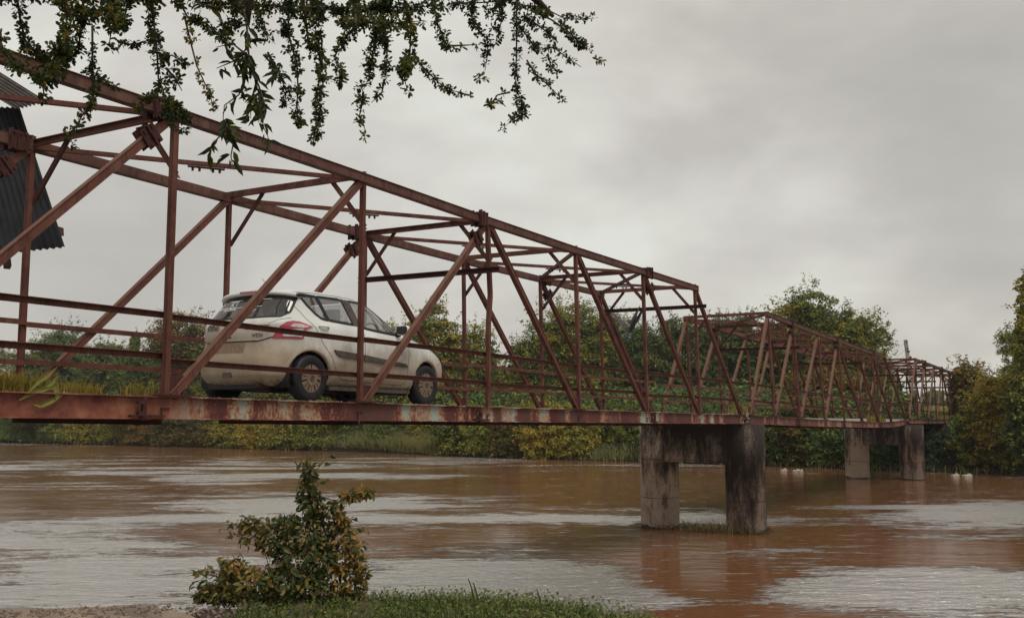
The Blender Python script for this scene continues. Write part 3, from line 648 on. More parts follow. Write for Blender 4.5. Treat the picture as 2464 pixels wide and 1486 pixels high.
def carpaint():
    m, nt, b, o = mat('muddy_white_paint'); tcn = nn(nt, 'ShaderNodeTexCoord'); p = tcn.outputs['Object']
    sp = nn(nt, 'ShaderNodeSeparateXYZ'); nt.links.new(p, sp.inputs[0]); z = sp.outputs[2]; x = sp.outputs[0]
    n1 = noise(nt, p, 3.0, 5, .6); n2 = noise(nt, p, 14, 5, .65, sc=(1, 1, .25)); n3 = noise(nt, p, 90, 3, .7)
    # mud thrown up: dense at the sills, thinning upward; thicker film on the tail
    hgt = mth(nt, 'ADD', z, mth(nt, 'ADD', mth(nt, 'MULTIPLY', mth(nt, 'SUBTRACT', n1, .5), .42), mth(nt, 'MULTIPLY', mth(nt, 'SUBTRACT', n2, .5), .22)))
    tail = mth(nt, 'MULTIPLY', mth(nt, 'SUBTRACT', -.15, x), 1.6, clamp=True)
    hgt = mth(nt, 'SUBTRACT', hgt, mth(nt, 'MULTIPLY', tail, .40))
    k = rp(nt, hgt, [(.42, (1, 1, 1)), (.66, (.62, .62, .62)), (.80, (.20, .20, .20)), (1.0, (.0, .0, .0))])
    def arch(cx):
        dx = mth(nt, 'SUBTRACT', x, cx); dz_ = mth(nt, 'SUBTRACT', z, .30)
        d = mth(nt, 'SQRT', mth(nt, 'ADD', mth(nt, 'MULTIPLY', dx, dx), mth(nt, 'MULTIPLY', dz_, dz_)))
        return rp(nt, mth(nt, 'ADD', d, mth(nt, 'MULTIPLY', mth(nt, 'SUBTRACT', n2, .5), .10)), [(.385, (1, 1, 1)), (.43, (0, 0, 0))])
    k = mth(nt, 'MAXIMUM', k, mth(nt, 'MULTIPLY', mth(nt, 'ADD', arch(0.0), arch(2.43)), .9))
    mud = rp(nt, n1, [(.3, (.28, .215, .155)), (.7, (.40, .32, .235))])
    c = mixc(nt, k, (.74, .76, .73), mud)
    dk = rp(nt, mth(nt, 'ADD', z, mth(nt, 'MULTIPLY', mth(nt, 'SUBTRACT', n2, .5), .35)), [(.17, (1, 1, 1)), (.26, (0, 0, 0))])
    c = mixc(nt, mth(nt, 'MULTIPLY', dk, .8), c, (.10, .062, .038))
    c = mixc(nt, mth(nt, 'MULTIPLY', rp(nt, n3, [(.55, (0, 0, 0)), (.75, (1, 1, 1))]), mth(nt, 'MULTIPLY', k, .35)), c, (.16, .11, .075))
    nt.links.new(c, b.inputs['Base Color'])
    nt.links.new(rp(nt, k, [(0, (.22, .22, .22)), (.5, (.7, .7, .7))]), b.inputs['Roughness'])
    b.inputs['Coat Weight'].default_value = 0.0; b.inputs['Specular IOR Level'].default_value = .45
    return m
M['paint'] = carpaint()
def glass(name, tint, alpha, rough=.03):
    m = bpy.data.materials.new(name); m.use_nodes = True; nt = m.node_tree; nt.nodes.clear()
    o = nn(nt, 'ShaderNodeOutputMaterial'); t = nn(nt, 'ShaderNodeBsdfTransparent'); t.inputs[0].default_value = (*tint, 1)
    g = nn(nt, 'ShaderNodeBsdfGlossy', i_Roughness=rough); g.inputs[0].default_value = (.9, .9, .9, 1)
    d = nn(nt, 'ShaderNodeBsdfDiffuse'); d.inputs[0].default_value = (.20, .17, .14, 1)
    f = nn(nt, 'ShaderNodeFresnel'); gb = geo(nt); nt.links.new(mth(nt, 'SUBTRACT', 1.6, mth(nt, 'MULTIPLY', gb.outputs['Backfacing'], .975)), f.inputs['IOR']); x = nn(nt, 'ShaderNodeMixShader'); nt.links.new(mth(nt, 'ADD', f.outputs[0], alpha), x.inputs[0])
    nt.links.new(t.outputs[0], x.inputs[1]); nt.links.new(g.outputs[0], x.inputs[2])
    y = nn(nt, 'ShaderNodeMixShader', i_0=.10); nt.links.new(x.outputs[0], y.inputs[1]); nt.links.new(d.outputs[0], y.inputs[2])
    nt.links.new(y.outputs[0], o.inputs[0]); return m
M['glass'] = glass('side_glass', (.80, .79, .77), .20)
M['rglass'] = glass('rear_glass', (.10, .11, .13), .05)
M['lampred'] = plain('lamp_red', (.50, .075, .115), .12, .08, 3, bmp=0, spec=.8)
M['lampclear'] = plain('lamp_clear', (.62, .60, .60), .15, .35, 22, bmp=.3, spec=.8)
M['cap'] = plain('muddy_hubcap', (.20, .14, .10), .6, .3, 14, bmp=.3)
M['tyre'] = plain('tyre_rubber', (.010, .010, .012), .55, .45, 24, bmp=.3)
M['trim'] = plain('muddy_trim', (.085, .068, .055), .6, .3, 16)
M['badge'] = plain('badge_chrome', (.10, .09, .085), .3, .2, 30, metal=.5, bmp=0)
M['decal'] = plain('white_decal', (.75, .75, .74), .5, .02, 3, bmp=0)
M['plate'] = plain('muddy_plate', (.27, .19, .13), .75, .22, 18)
M['seat'] = plain('seat_cloth', (.05, .05, .052), .9, .3, 10)
CLC = 9.385; CT0 = 9.38; CZ = interp(list(zip(ts1, SPANS[0]['zb'])), CT0)-.002
car = empty('parked_car', BP(CT0, CLC, CZ)); car.rotation_euler = Matrix.Rotation(PHI, 3, 'Z').to_euler()
car.rotation_euler = (Matrix.Rotation(PHI, 3, 'Z') @ Matrix.Rotation(math.radians(.53), 3, 'Y')).to_euler()
car.name = 'hatchback_car'
tag(car, 'mud splashed white hatchback driving over the nearest bridge span', 'car')
RW, WX = .296, 2.43
ARC = .352
# body shell
zl = [.19]
while zl[-1] < 1.4625:
    a = ct(zl[-1]); h = .018
    while h > .0008:
        b_ = ct(min(zl[-1]+h, 1.463))
        if abs(b_[1]-a[1]) < .05 and abs(b_[0]-a[0]) < .05 and abs(b_[2]-a[2]) < .04: break
        h *= .7
    zl.append(min(zl[-1]+h, 1.463))
NA = 260; verts = []
for z in zl:
    xr, xf, w, n = ct(z); xc = (xr+xf)/2; a = (xf-xr)/2
    for i in range(NA):
        th = 2*math.pi*i/NA; c, s = math.cos(th), math.sin(th)
        verts.append((xc+a*math.copysign(abs(c)**(2/n), c), w*math.copysign(abs(s)**(2/n), s), z))
V = np.array(verts); faces = []
# waist crease and recessed tail below the lamps
def hole(x, y, z):
    if z < .72 and abs(y) > .5:
        for wx in (0, WX):
            if (x-wx)**2+(z-RW)**2 < (ARC-.006)**2: return True
    if abs(y) > .4 and z > .9:
        for p in GLS:
            if inpoly(x, z, p): return True
    if x < .12 and inpoly(y, z, REAR_G) and z > 1.0 and abs(y) < .72: return True
    if x > 1.15 and 1.02 < z < 1.40 and abs(y) < ct(z)[2]-.075: return True
    return False
for i in range(len(zl)-1):
    for j in range(NA):
        q = (i*NA+j, i*NA+(j+1) % NA, (i+1)*NA+(j+1) % NA, (i+1)*NA+j)
        c = V[list(q)].mean(0)
        if not hole(*c): faces.append(q)
cap = tuple((len(zl)-1)*NA+j for j in range(NA)); faces.append(cap)
def cpart(mb, name, m, smooth=True, parent=None):
    o = mb.build(name, m, parent or car, smooth); return o
bd = MB(); bd.v = verts; bd.f = faces; bd.m = [0]*len(faces); body = cpart(bd, 'body', M['paint'])
def on_side(x, z, off, s=-1):
    y = sideY(x, z); e = 1e-3
    dyx = (sideY(x+e, z)-sideY(x-e, z))/(2*e); dyz = (sideY(x, z+e)-sideY(x, z-e))/(2*e)
    n = np.array([-dyx, 1, -dyz]); n /= np.linalg.norm(n)
    p = np.array([x, y, z])+n*off; p[1] *= -s if False else 1
    if s < 0: p[1] = -p[1]
    return p
def on_rear(y, z, off):
    e = 1e-3; x = rearX(y, z); dy = (rearX(y+e, z)-rearX(y-e, z))/(2*e); dzz = (rearX(y, z+e)-rearX(y, z-e))/(2*e)
    n = np.array([-1, dy, dzz]); n /= np.linalg.norm(n)
    return np.array([x, y, z])+n*off
def clip_patch(mb, poly, fn, res=.02, mi=0):
    """grid patch filling an x-monotone polygon laid on a surface"""
    xs_ = [p[0] for p in poly]; x0, x1 = min(xs_), max(xs_); nx = max(3, int((x1-x0)/res))
    def rng(x):
        hits = []
        for i in range(len(poly)):
            (a, za), (b, zb_) = poly[i], poly[(i+1) % len(poly)]
            if (a-x)*(b-x) <= 0 and abs(a-b) > 1e-9: hits.append(za+(zb_-za)*(x-a)/(b-a))
        return (min(hits), max(hits)) if hits else (0, 0)
    nz = max(2, int((max(p[1] for p in poly)-min(p[1] for p in poly))/res)); vs = []
    for i in range(nx+1):
        x = x0+(x1-x0)*min(max(i/nx, 1e-4), 1-1e-4); lo, hi = rng(x)
        for j in range(nz+1): vs.append(fn(x, lo+(hi-lo)*j/nz))
    mb.add(vs, [(i*(nz+1)+j, (i+1)*(nz+1)+j, (i+1)*(nz+1)+j+1, i*(nz+1)+j+1) for i in range(nx) for j in range(nz)], mi)
def ribbon(mb, pts, w, fn, fn2=None, closed=False, mi=0, thick=None):
    """flat strip following a polyline on a surface"""
    P2 = []; pts = [np.array(p, float) for p in pts]
    if closed: pts = pts+[pts[0]]
    for a, b in zip(pts[:-1], pts[1:]):
        n = max(1, int(np.linalg.norm(b-a)/.02))
        P2 += [a+(b-a)*i/n for i in range(n)]
    if not closed: P2.append(pts[-1])
    n = len(P2); vs = []
    for i, p in enumerate(P2):
        a = P2[(i-1) % n] if closed or i > 0 else p; b = P2[(i+1) % n] if closed or i < n-1 else p
        d = b-a; d /= np.linalg.norm(d)+1e-9; nrm = np.array([-d[1], d[0]])
        for q in (-w/2, w/2): vs.append(fn(*(p+nrm*q)))
    m = n if closed else n-1
    mb.add(vs, [(2*i, 2*((i+1) % n), 2*((i+1) % n)+1, 2*i+1) for i in range(m)], mi)
for s in (-1, 1):
    for gi, poly in enumerate(GLS):
        g = MB(); clip_patch(g, poly, lambda x, z: on_side(x, z, .001, s))
        w = cpart(g, 'side_window', M['glass'])
        r_ = MB(); ribbon(r_, poly, .034, lambda x, z: on_side(x, z, .005, s), closed=True); cpart(r_, 'window_seal', M['black'], True, w)
    # black sash between the doors
    bp = MB(); clip_patch(bp, [(.655, 1.37), (.80, 1.365), (.945, 1.02), (.81, 1.02)], lambda x, z: on_side(x, z, .007, s)); cpart(bp, 'door_sash', M['trim'])
    # door moulding
    md = MB(); pm = [(.42, .665), (.94, .655), (.945, .655)]
    clip_patch(md, [(.375, .675), (.94, .648), (.94, .568), (.50, .592), (.42, .62)], lambda x, z: on_side(x, z, .020, s)); 
    clip_patch(md, [(.955, .647), (1.87, .575), (1.93, .535), (1.90, .525), (.955, .567)], lambda x, z: on_side(x, z, .020, s))
    for pl_ in ([(.375, .675), (.94, .648), (.94, .568), (.50, .592), (.42, .62)], [(.955, .647), (1.87, .575), (1.93, .535), (1.90, .525), (.955, .567)]):
        n = len(pl_); 
        for i in range(n):
            a, b = pl_[i], pl_[(i+1) % n]
            md.add([on_side(a[0], a[1], .0, s), on_side(b[0], b[1], .0, s), on_side(b[0], b[1], .02, s), on_side(a[0], a[1], .02, s)], [(0, 1, 2, 3)])
    cpart(md, 'door_moulding', M['trim'], False)
    # panel gaps
    gp = MB()
    for pl_ in ([(-.17, 1.385), (-.21, 1.33), (-.17, 1.19), (-.08, 1.05), (.07, .92), (.20, .73), (.36, .56), (.43, .42), (.48, .34), (.57, .30), (1.0, .285), (1.80, .27), (1.90, .30), (1.935, .45), (1.965, .75), (1.95, .93)],
                [(.66, 1.40), (.90, 1.02), (.975, .95), (1.00, .6), (.98, .285)], [(-.17, 1.385), (.66, 1.40), (1.15, 1.39), (1.45, 1.27)], [(2.0, .93), (2.35, .90), (2.72, .80), (2.86, .73)], [(2.76, .60), (2.84, .63), (2.9, .66)]):
        ribbon(gp, pl_, .007, lambda x, z: on_side(x, z, .0015, s))
    cpart(gp, 'door_gap', M['black'])
    for hx, hz in ((.20, .955), (1.13, .885)):
        hd = MB(); hd.tube([on_side(hx-.09, hz+.004, .0, s), on_side(hx-.06, hz+.002, .035, s), on_side(hx+.05, hz-.004, .035, s), on_side(hx+.08, hz-.006, .0, s)], [.014, .015, .015, .014], 8)
        cpart(hd, 'door_handle', M['paint'])
    # arches: muddy lip and dark wheelhouse
    for wx in (0, WX):
        lp = MB(); A = np.linspace(-.32, math.pi+.32, 40); ri = []
        for a in A:
            c_, s_ = math.cos(a), math.sin(a)
            for rr, of in ((ARC-.014, -.03), (ARC-.008, .004), (ARC+.008, .009), (ARC+.026, .007), (ARC+.042, .001)):
                x, z = wx+c_*rr, max(RW+s_*rr, .195); 
                y = sideY(min(max(x, -.5), 3.0), z)+of
                if wx > 1: y = max(y, .70)
                lp.v.append((x, s*y, z))
        for i in range(len(A)-1):
            for j in range(4): lp.f.append((i*5+j, i*5+j+1, (i+1)*5+j+1, (i+1)*5+j)); lp.m.append(0)
        cpart(lp, 'wheel_arch', M['paint'])
        wh = MB(); A = np.linspace(-.45, math.pi+.45, 24)
        for a in A:
            for y in (.40, .775 if wx == 0 else .74): wh.v.append((wx+math.cos(a)*(ARC+.0), s*y, max(RW+math.sin(a)*ARC, .17)))
        for i in range(23): wh.f.append((2*i, 2*i+1, 2*i+3, 2*i+2)); wh.m.append(0)
        wh.add([(wx+math.cos(a)*ARC, s*.40, max(RW+math.sin(a)*ARC, .17)) for a in A], [tuple(range(24))])
        cpart(wh, 'wheelhouse', M['black'])
    # sill and mudflap
    sk = MB(); sk.bar((.36, s*.765, .185), (2.06, s*.765, .185), .05, .05); cpart(sk, 'sill', M['trim'], False)
    mf = MB(); mf.add([(2.04, s*.62, .30), (2.04, s*.80, .30), (1.99, s*.80, .13), (1.99, s*.62, .13), (2.055, s*.62, .30), (2.055, s*.80, .30), (2.005, s*.80, .13), (2.005, s*.62, .13)],
                      [(0, 1, 2, 3), (7, 6, 5, 4), (0, 4, 5, 1), (1, 5, 6, 2), (2, 6, 7, 3)]); cpart(mf, 'mudflap', M['trim'], False)
    # mirror
    mi_ = MB(); c0 = np.array((1.70, s*.93, 1.03)); N1, N2 = 14, 10
    for i in range(N1):
        for j in range(N2+1):
            u, v = 2*math.pi*i/N1, math.pi*j/N2
            cx, cy, cz = math.cos(v), math.sin(v)*math.cos(u), math.sin(v)*math.sin(u)
            px_ = .085*math.copysign(abs(cx)**.7, cx); px_ = max(px_, -.03)
            mi_.v.append(tuple(c0+np.array((px_, s*.115*math.copysign(abs(cy)**.75, cy), .072*math.copysign(abs(cz)**.75, cz)))))
    for i in range(N1):
        for j in range(N2): mi_.f.append((i*(N2+1)+j, i*(N2+1)+j+1, ((i+1) % N1)*(N2+1)+j+1, ((i+1) % N1)*(N2+1)+j)); mi_.m.append(0)
    mo = cpart(mi_, 'door_mirror', M['paint'])
    ml = MB(); ml.add([tuple(c0+np.array((-.034, s*y, z))) for y, z in ((-.10, -.045), (-.085, .055), (.07, .062), (.10, .03), (.09, -.05), (0, -.062))], [(0, 1, 2, 3, 4, 5)]); cpart(ml, 'mirror_glass', M['rglass'], False, mo)
    ms = MB(); ms.tube([(1.73, s*.76, .965), (1.72, s*.86, .975)], [.035, .03], 8); cpart(ms, 'mirror_stalk', M['black'], True, mo)
    # headlamp
    hl = MB(); clip_patch(hl, [(2.50, .855), (2.66, .845), (2.86, .775), (3.0, .70), (2.98, .665), (2.84, .72), (2.66, .80)], lambda x, z: on_side(x, z, .006, s)); cpart(hl, 'headlamp', M['lampclear'])
    # tail lamp: wraps from the tail round onto the side
    def lfn(off):
        def f(u, z):                             # u runs round the corner: 0 at its sharpest point, + forward along the side
            xr, xf, w, n = ct(z); xc_ = (xr+xf)/2; a_ = (xf-xr)/2
            T_ = np.linspace(.02, math.pi/2-.02, 240); X_ = xc_-a_*np.cos(T_)**(2/n); Y_ = w*np.sin(T_)**(2/n)
            ds = np.concatenate([[0], np.cumsum(np.hypot(np.diff(X_), np.diff(Y_)))]); k_ = int(np.argmin(np.abs((X_-xc_)*w+(Y_)*a_)))
            S0 = ds[k_]; x_ = np.interp(S0+u, ds, X_); y_ = np.interp(S0+u, ds, Y_)
            x2 = np.interp(S0+u+.004, ds, X_); y2 = np.interp(S0+u+.004, ds, Y_); t_ = np.array([x2-x_, y2-y_]); t_ /= np.linalg.norm(t_)+1e-9
            return np.array([x_-t_[1]*off, s*(y_+t_[0]*off), z])
        return f
    tl = MB(); clip_patch(tl, [(-.21, .775), (-.17, .84), (-.09, .92), (.0, .98), (.08, 1.0), (.17, .995), (.37, .945), (.27, .905), (.215, .85), (.185, .785)], lfn(.012))
    for pl2 in ([(-.21, .775), (-.17, .84), (-.09, .92), (.0, .98), (.08, 1.0), (.17, .995), (.37, .945), (.27, .905), (.215, .85), (.185, .785)],):
        for i in range(len(pl2)):
            p0, p1 = pl2[i], pl2[(i+1) % len(pl2)]; tl.add([lfn(.0)(*p0), lfn(.0)(*p1), lfn(.012)(*p1), lfn(.012)(*p0)], [(0, 1, 2, 3)])
    tlo = cpart(tl, 'tail_lamp', M['lampred'])
    tc_ = MB(); clip_patch(tc_, [(-.09, .80), (-.04, .89), (.215, .905), (.175, .805)], lfn(.016)); clip_patch(tc_, [(.03, .925), (.10, .965), (.18, .966), (.32, .943), (.20, .915)], lfn(.016))
    cpart(tc_, 'lamp_lens', M['lampclear'], True, tlo)
# rear glass, spoiler, brake light
g = MB(); clip_patch(g, REAR_G, lambda y, z: on_rear(y, z, .002)); rg = cpart(g, 'rear_window', M['rglass'])
r_ = MB(); ribbon(r_, REAR_G, .018, lambda y, z: on_rear(y, z, .005), closed=True); cpart(r_, 'window_seal', M['black'], True, rg)
sp_ = MB(); Yy = np.linspace(-.66, .66, 45)
for y in Yy:
    q = abs(y)/.66; x_r = -.325+.16*q**3.5; zt_ = 1.412-.045*q**2.5
    for dx, dz_ in ((.32, .004), (.10, .008), (.02, .0), (0.0, -.025), (.015, -.048), (.06, -.055), (.14, -.045)):
        sp_.v.append((x_r+dx, y, min(zt_+dz_, 1.50)-.002))
for i in range(44):
    for j in range(6): sp_.f.append((i*7+j, (i+1)*7+j, (i+1)*7+j+1, i*7+j+1)); sp_.m.append(0)
cpart(sp_, 'spoiler', M['paint'])
bl = MB()
for i in range(12):
    y0, y1 = -.15+.3*i/12, -.15+.3*(i+1)/12
    bl.box((-.326, (y0+y1)/2, 1.392), .012, .0235, .024)
cpart(bl, 'brake_light', M['lampred'], False)
# windscreen
wv = MB(); clip_patch(wv, [(-.62, 1.03), (-.52, 1.395), (.52, 1.395), (.62, 1.03)], lambda y, z: (lambda a: np.array([a[0]+a[1]-rearX(y, z), y, z]))(ct(z)[:2])*np.array([1, 1, 1]))
cpart(wv, 'windscreen', M['glass'])
# tailgate shut line, recessed plate, bumper parts
tg = MB(); ribbon(tg, [(-.62, .80), (-.50, .752), (-.44, .735), (.44, .735), (.50, .752), (.62, .80)], .014, lambda y, z: on_rear(y, z, .002))
ribbon(tg, [(-.70, 1.035), (-.62, 1.0), (-.55, .95)], .006, lambda y, z: on_rear(y, z, .002)); ribbon(tg, [(.70, 1.035), (.62, 1.0), (.55, .95)], .006, lambda y, z: on_rear(y, z, .002))
cpart(tg, 'tailgate_gap', M['black'])
lipm = MB(); ribbon(lipm, [(-.45, .757), (.45, .757)], .03, lambda y, z: on_rear(y, z, .014)); cpart(lipm, 'tailgate_lip', M['paint'])
pl_ = MB(); pl_.box((-.618, 0, .655), .012, .50, .125); po = cpart(pl_, 'number_plate', M['plate'], False)
bm = MB()
clip_patch(bm, [(-.52, .27), (-.46, .385), (.46, .385), (.52, .27)], lambda y, z: on_rear(y, z, .006))
cpart(bm, 'lower_bumper', M['trim2'] if 'trim2' in M else M['paint'])
rf = MB(); rf.box((-.632, 0, .325), .02, .15, .062); cpart(rf, 'rear_fog_lamp', M['trim'], False)
for y in (-.03, ): 
    kh = MB(); kh.cyl((-.603, .0, .795), (1, 0, 0), .016, .014, 12); cpart(kh, 'tailgate_lock', M['badge'])
# antenna
an = MB(); an.tube([(.08, 0, 1.45), (.03, 0, 1.50), (-.10, 0, 1.60)], [.008, .005, .003], 6); an.cyl((.09, 0, 1.462), (0, 0, 1), .03, .03, 12, r2=.012); cpart(an, 'antenna', M['black'])
# underbody, axle, exhaust, seats, wheel
ub = MB(); ub.box((1.25, 0, .20), 3.1, 1.16, .06); ub.box((1.2, 0, .235), 1.6, 1.5, .05); ub.box((-.25, .05, .22), .45, .9, .12); ub.cyl((0, 0, .24), (0, 1, 0), .045, 1.3, 10); ub.box((2.5, 0, .24), .6, .9, .14); cpart(ub, 'underbody', M['black'], False)
ex = MB(); ex.tube([(.5, -.30, .17), (-.2, -.34, .18), (-.55, -.42, .20)], [.03, .05, .028], 8); cpart(ex, 'exhaust', M['dark'])
se = MB()
for x, y in ((1.02, -.36), (1.02, .36)):
    se.box((x+.22, y, .62), .48, .48, .14); se.bar((x-.02, y, .62), (x-.14, y, 1.10), .44, .11, (1, 0, 0)); se.box((x-.17, y, 1.19), .08, .24, .15)
se.box((.38, 0, .60), .48, 1.2, .14); se.bar((.12, 0, .62), (.0, 0, 1.04), 1.2, .12, (1, 0, 0))
for y in (-.33, .33): se.box((-.02, y, 1.12), .07, .22, .13)
cpart(se, 'seats', M['seat'], False)
db = MB(); db.box((1.86, 0, .86), .40, 1.36, .26); db.box((.8, 0, .52), 1.9, 1.3, .03); cpart(db, 'dashboard', M['seat'], False)
sw = MB(); sw.tube([(1.62+.05*math.sin(a), -.36+.185*math.cos(a), .98+.17*math.sin(a)) for a in np.linspace(0, 2*math.pi, 25)], .014, 6); cpart(sw, 'steering_wheel', M['black'])
# wheels
def wheel(x, s):
    e = MB(); yc = s*.735; n = 56
    prof = [(-.075, .175), (-.085, .20), (-.088, .25), (-.078, .283), (-.055, RW-.002), (0, RW), (.055, RW-.002), (.078, .283), (.088, .25), (.085, .20), (.075, .175)]
    for i in range(n):
        a = 2*math.pi*i/n
        for j, (dy, r) in enumerate(prof):
            rr = r-(.006 if (j in (4, 6) and i % 2) else 0)
            e.v.append((x+rr*math.cos(a), yc+dy, RW+rr*math.sin(a)))
    k = len(prof)
    for i in range(n):
        for j in range(k-1): e.f.append((i*k+j, ((i+1) % n)*k+j, ((i+1) % n)*k+j+1, i*k+j+1)); e.m.append(0)
    w = empty('wheel', (0, 0, 0)); w.parent = car
    cpart(e, 'tyre', M['tyre'], True, w)
    d = MB(); d.cyl((x, yc+s*.045, RW), (0, 1, 0), .180, .012, 32); d.cyl((x, yc-s*.03, RW), (0, 1, 0), .178, .11, 32); cpart(d, 'rim', M['black'], True, w)
    h = MB(); yo = yc+s*.074
    def P3(r, a, dy=0): return (x+r*math.cos(a), yo+s*dy, RW+r*math.sin(a))
    ring = 36
    for i in range(ring):                        # outer ring of the trim
        a0, a1 = 2*math.pi*i/ring, 2*math.pi*(i+1)/ring
        h.add([P3(.192, a0, -.02), P3(.192, a1, -.02), P3(.186, a1, .0), P3(.186, a0, .0), P3(.168, a1, -.003), P3(.168, a0, -.003)], [(0, 1, 2, 3), (3, 2, 4, 5)])
    for q in range(7):
        a = 2*math.pi*q/7+.25
        for da, wd in ((-.205, .155), (.205, .178)):
            pts = [P3(.055, a+da*.9-.16, .012), P3(.055, a+da*.9+.16, .012), P3(.172, a+da+wd*1.0, -.001), P3(.172, a+da-wd*1.0, -.001)]
            pb = [(p[0], p[1]-s*.025, p[2]) for p in pts]
            h.add(pts+pb, [(0, 1, 2, 3), (0, 4, 5, 1), (1, 5, 6, 2), (2, 6, 7, 3), (3, 7, 4, 0)])
    h.cyl(P3(0, 0, -.004), (0, 1, 0), .088, .034, 24); h.cyl(P3(0, 0, .012), (0, 1, 0), .040, .014, 24)
    ho = cpart(h, 'hubcap', M['cap'], False, w)
    lg = MB()                                    # raised angular letter emblem in its round boss
    for pts in ([(-.018, .012), (.002, .024), (.020, .010)], [(-.018, .012), (.018, -.010)], [(.018, -.010), (-.002, -.024), (-.020, -.012)]):
        lg.tube([(x+a_, yo+s*.022, RW+b_) for a_, b_ in pts], .0035, 5)
    lg.tube([P3(.034, t_, .020) for t_ in np.linspace(0, 2*math.pi, 25)], .003, 5)
    lo = lg.build('wheel_emblem', M['badge'], w)
for x in (0, WX):
    for s in (-1, 1): wheel(x, s)
# lettering
def text(body_, size, name, m, fn, parent, ex_=.004, off=(0, 0), shear=0, sx=1.0):
    c = bpy.data.curves.new(name, 'FONT'); c.body = body_; c.size = size; c.extrude = ex_; c.align_x = 'CENTER'; c.align_y = 'CENTER'; c.shear = shear
    o = bpy.data.objects.new(name+'_tmp', c); COL.objects.link(o)
    dg = bpy.context.evaluated_depsgraph_get(); me = bpy.data.meshes.new_from_object(o.evaluated_get(dg)); bpy.data.objects.remove(o)
    co = np.empty(len(me.vertices)*3); me.vertices.foreach_get('co', co); co = co.reshape(-1, 3)
    out = np.array([fn(p[0]*sx+off[0], p[1]+off[1], .004+max(p[2], 0)) for p in co])
    if len(out): me.vertices.foreach_set('co', out.ravel()); me.update()
    return link_mesh(name, me, m, parent)
fr = lambda a, b, o: on_rear(-a, b, o)           # seen from behind, left is +y
fsd = lambda a, b, o: on_side(a, b, o, -1)
text("MARUTI", .052, 'badge_lettering', M['badge'], fr, car, .005, (-.33, .945), .1, 1.2); text("SUZUKI", .058, 'badge_lettering', M['badge'], fr, car, .005, (-.33, .905), .1, 1.2)
text("SWIFT", .075, 'badge_lettering', M['badge'], fr, car, .005, (.40, .905), .25, 1.4); text("VDi", .06, 'badge_lettering', M['badge'], fr, car, .005, (.42, .81), .15, 1.5)
def fm(a, b, o): return on_side(a, b-.075*(a-1.0)+.0, .021+o, -1)
text("SWIFT", .045, 'moulding_lettering', M['trim'], fm, car, .003, (1.80, .618), .2, 1.5)
wt = MB()
def wl(mb, pts, w=.005): ribbon(mb, [(-a, b) for a, b in pts], w, lambda y, z: on_rear(y, z, .008))
for ln in ([(-.36, 1.285), (-.12, 1.29)], [(.14, 1.29), (.38, 1.288)], [(-.50, 1.185), (.30, 1.192)], [(.05, 1.142), (.24, 1.144)], [(-.34, 1.155), (-.12, 1.16)]): wl(wt, ln, .006)
# flowing strokes of the big word
wl(wt, [(-.30, 1.278), (-.17, 1.282)], .007); wl(wt, [(-.285, 1.278), (-.285, 1.245), (-.262, 1.245)], .007); wl(wt, [(-.255, 1.278), (-.255, 1.215)], .007)
A_ = np.linspace(.6, 5.2, 16); wl(wt, [(-.215+.026*math.cos(a), 1.238+.03*math.sin(a)) for a in A_], .007); wl(wt, [(-.215+.05*math.cos(a), 1.22+.045*math.sin(a)) for a in np.linspace(2.4, 5.6, 14)], .006); wl(wt, [(-.175, 1.282), (-.175, 1.215)], .007)
R2 = random.Random(4)
x = -.46
while x < -.14:
    h = .028; wl(wt, [(x, 1.185), (x, 1.185-h)], .0045)
    if R2.random() < .7: wl(wt, [(x-.016, 1.185-h*.4), (x-.004, 1.185-h*.8), (x, 1.185-h*.5)], .004)
    if R2.random() < .4: wl(wt, [(x, 1.187), (x+.012, 1.205)], .004)
    x += .024
wl(wt, [(-.50+.03*math.cos(a), 1.155+.028*math.sin(a)) for a in np.linspace(1.5, 5.5, 12)], .005)
wl(wt, [(-.33, 1.158), (-.335, 1.13)], .005); wl(wt, [(-.30, 1.158), (-.30, 1.13), (-.28, 1.135)], .005); wl(wt, [(-.25, 1.158), (-.25, 1.13)], .005)
wl(wt, [(.10, 1.19), (.115, 1.165), (.10, 1.15)], .005)
for x in (.08, .12, .155, .185, .215): wl(wt, [(x, 1.143), (x+.004, 1.115)], .005)
wl(wt, [(.065, 1.13), (.078, 1.118), (.085, 1.135)], .005); wl(wt, [(.14, 1.135), (.155, 1.125)], .005)
cpart(wt, 'window_lettering', M['decal'], False, rg)
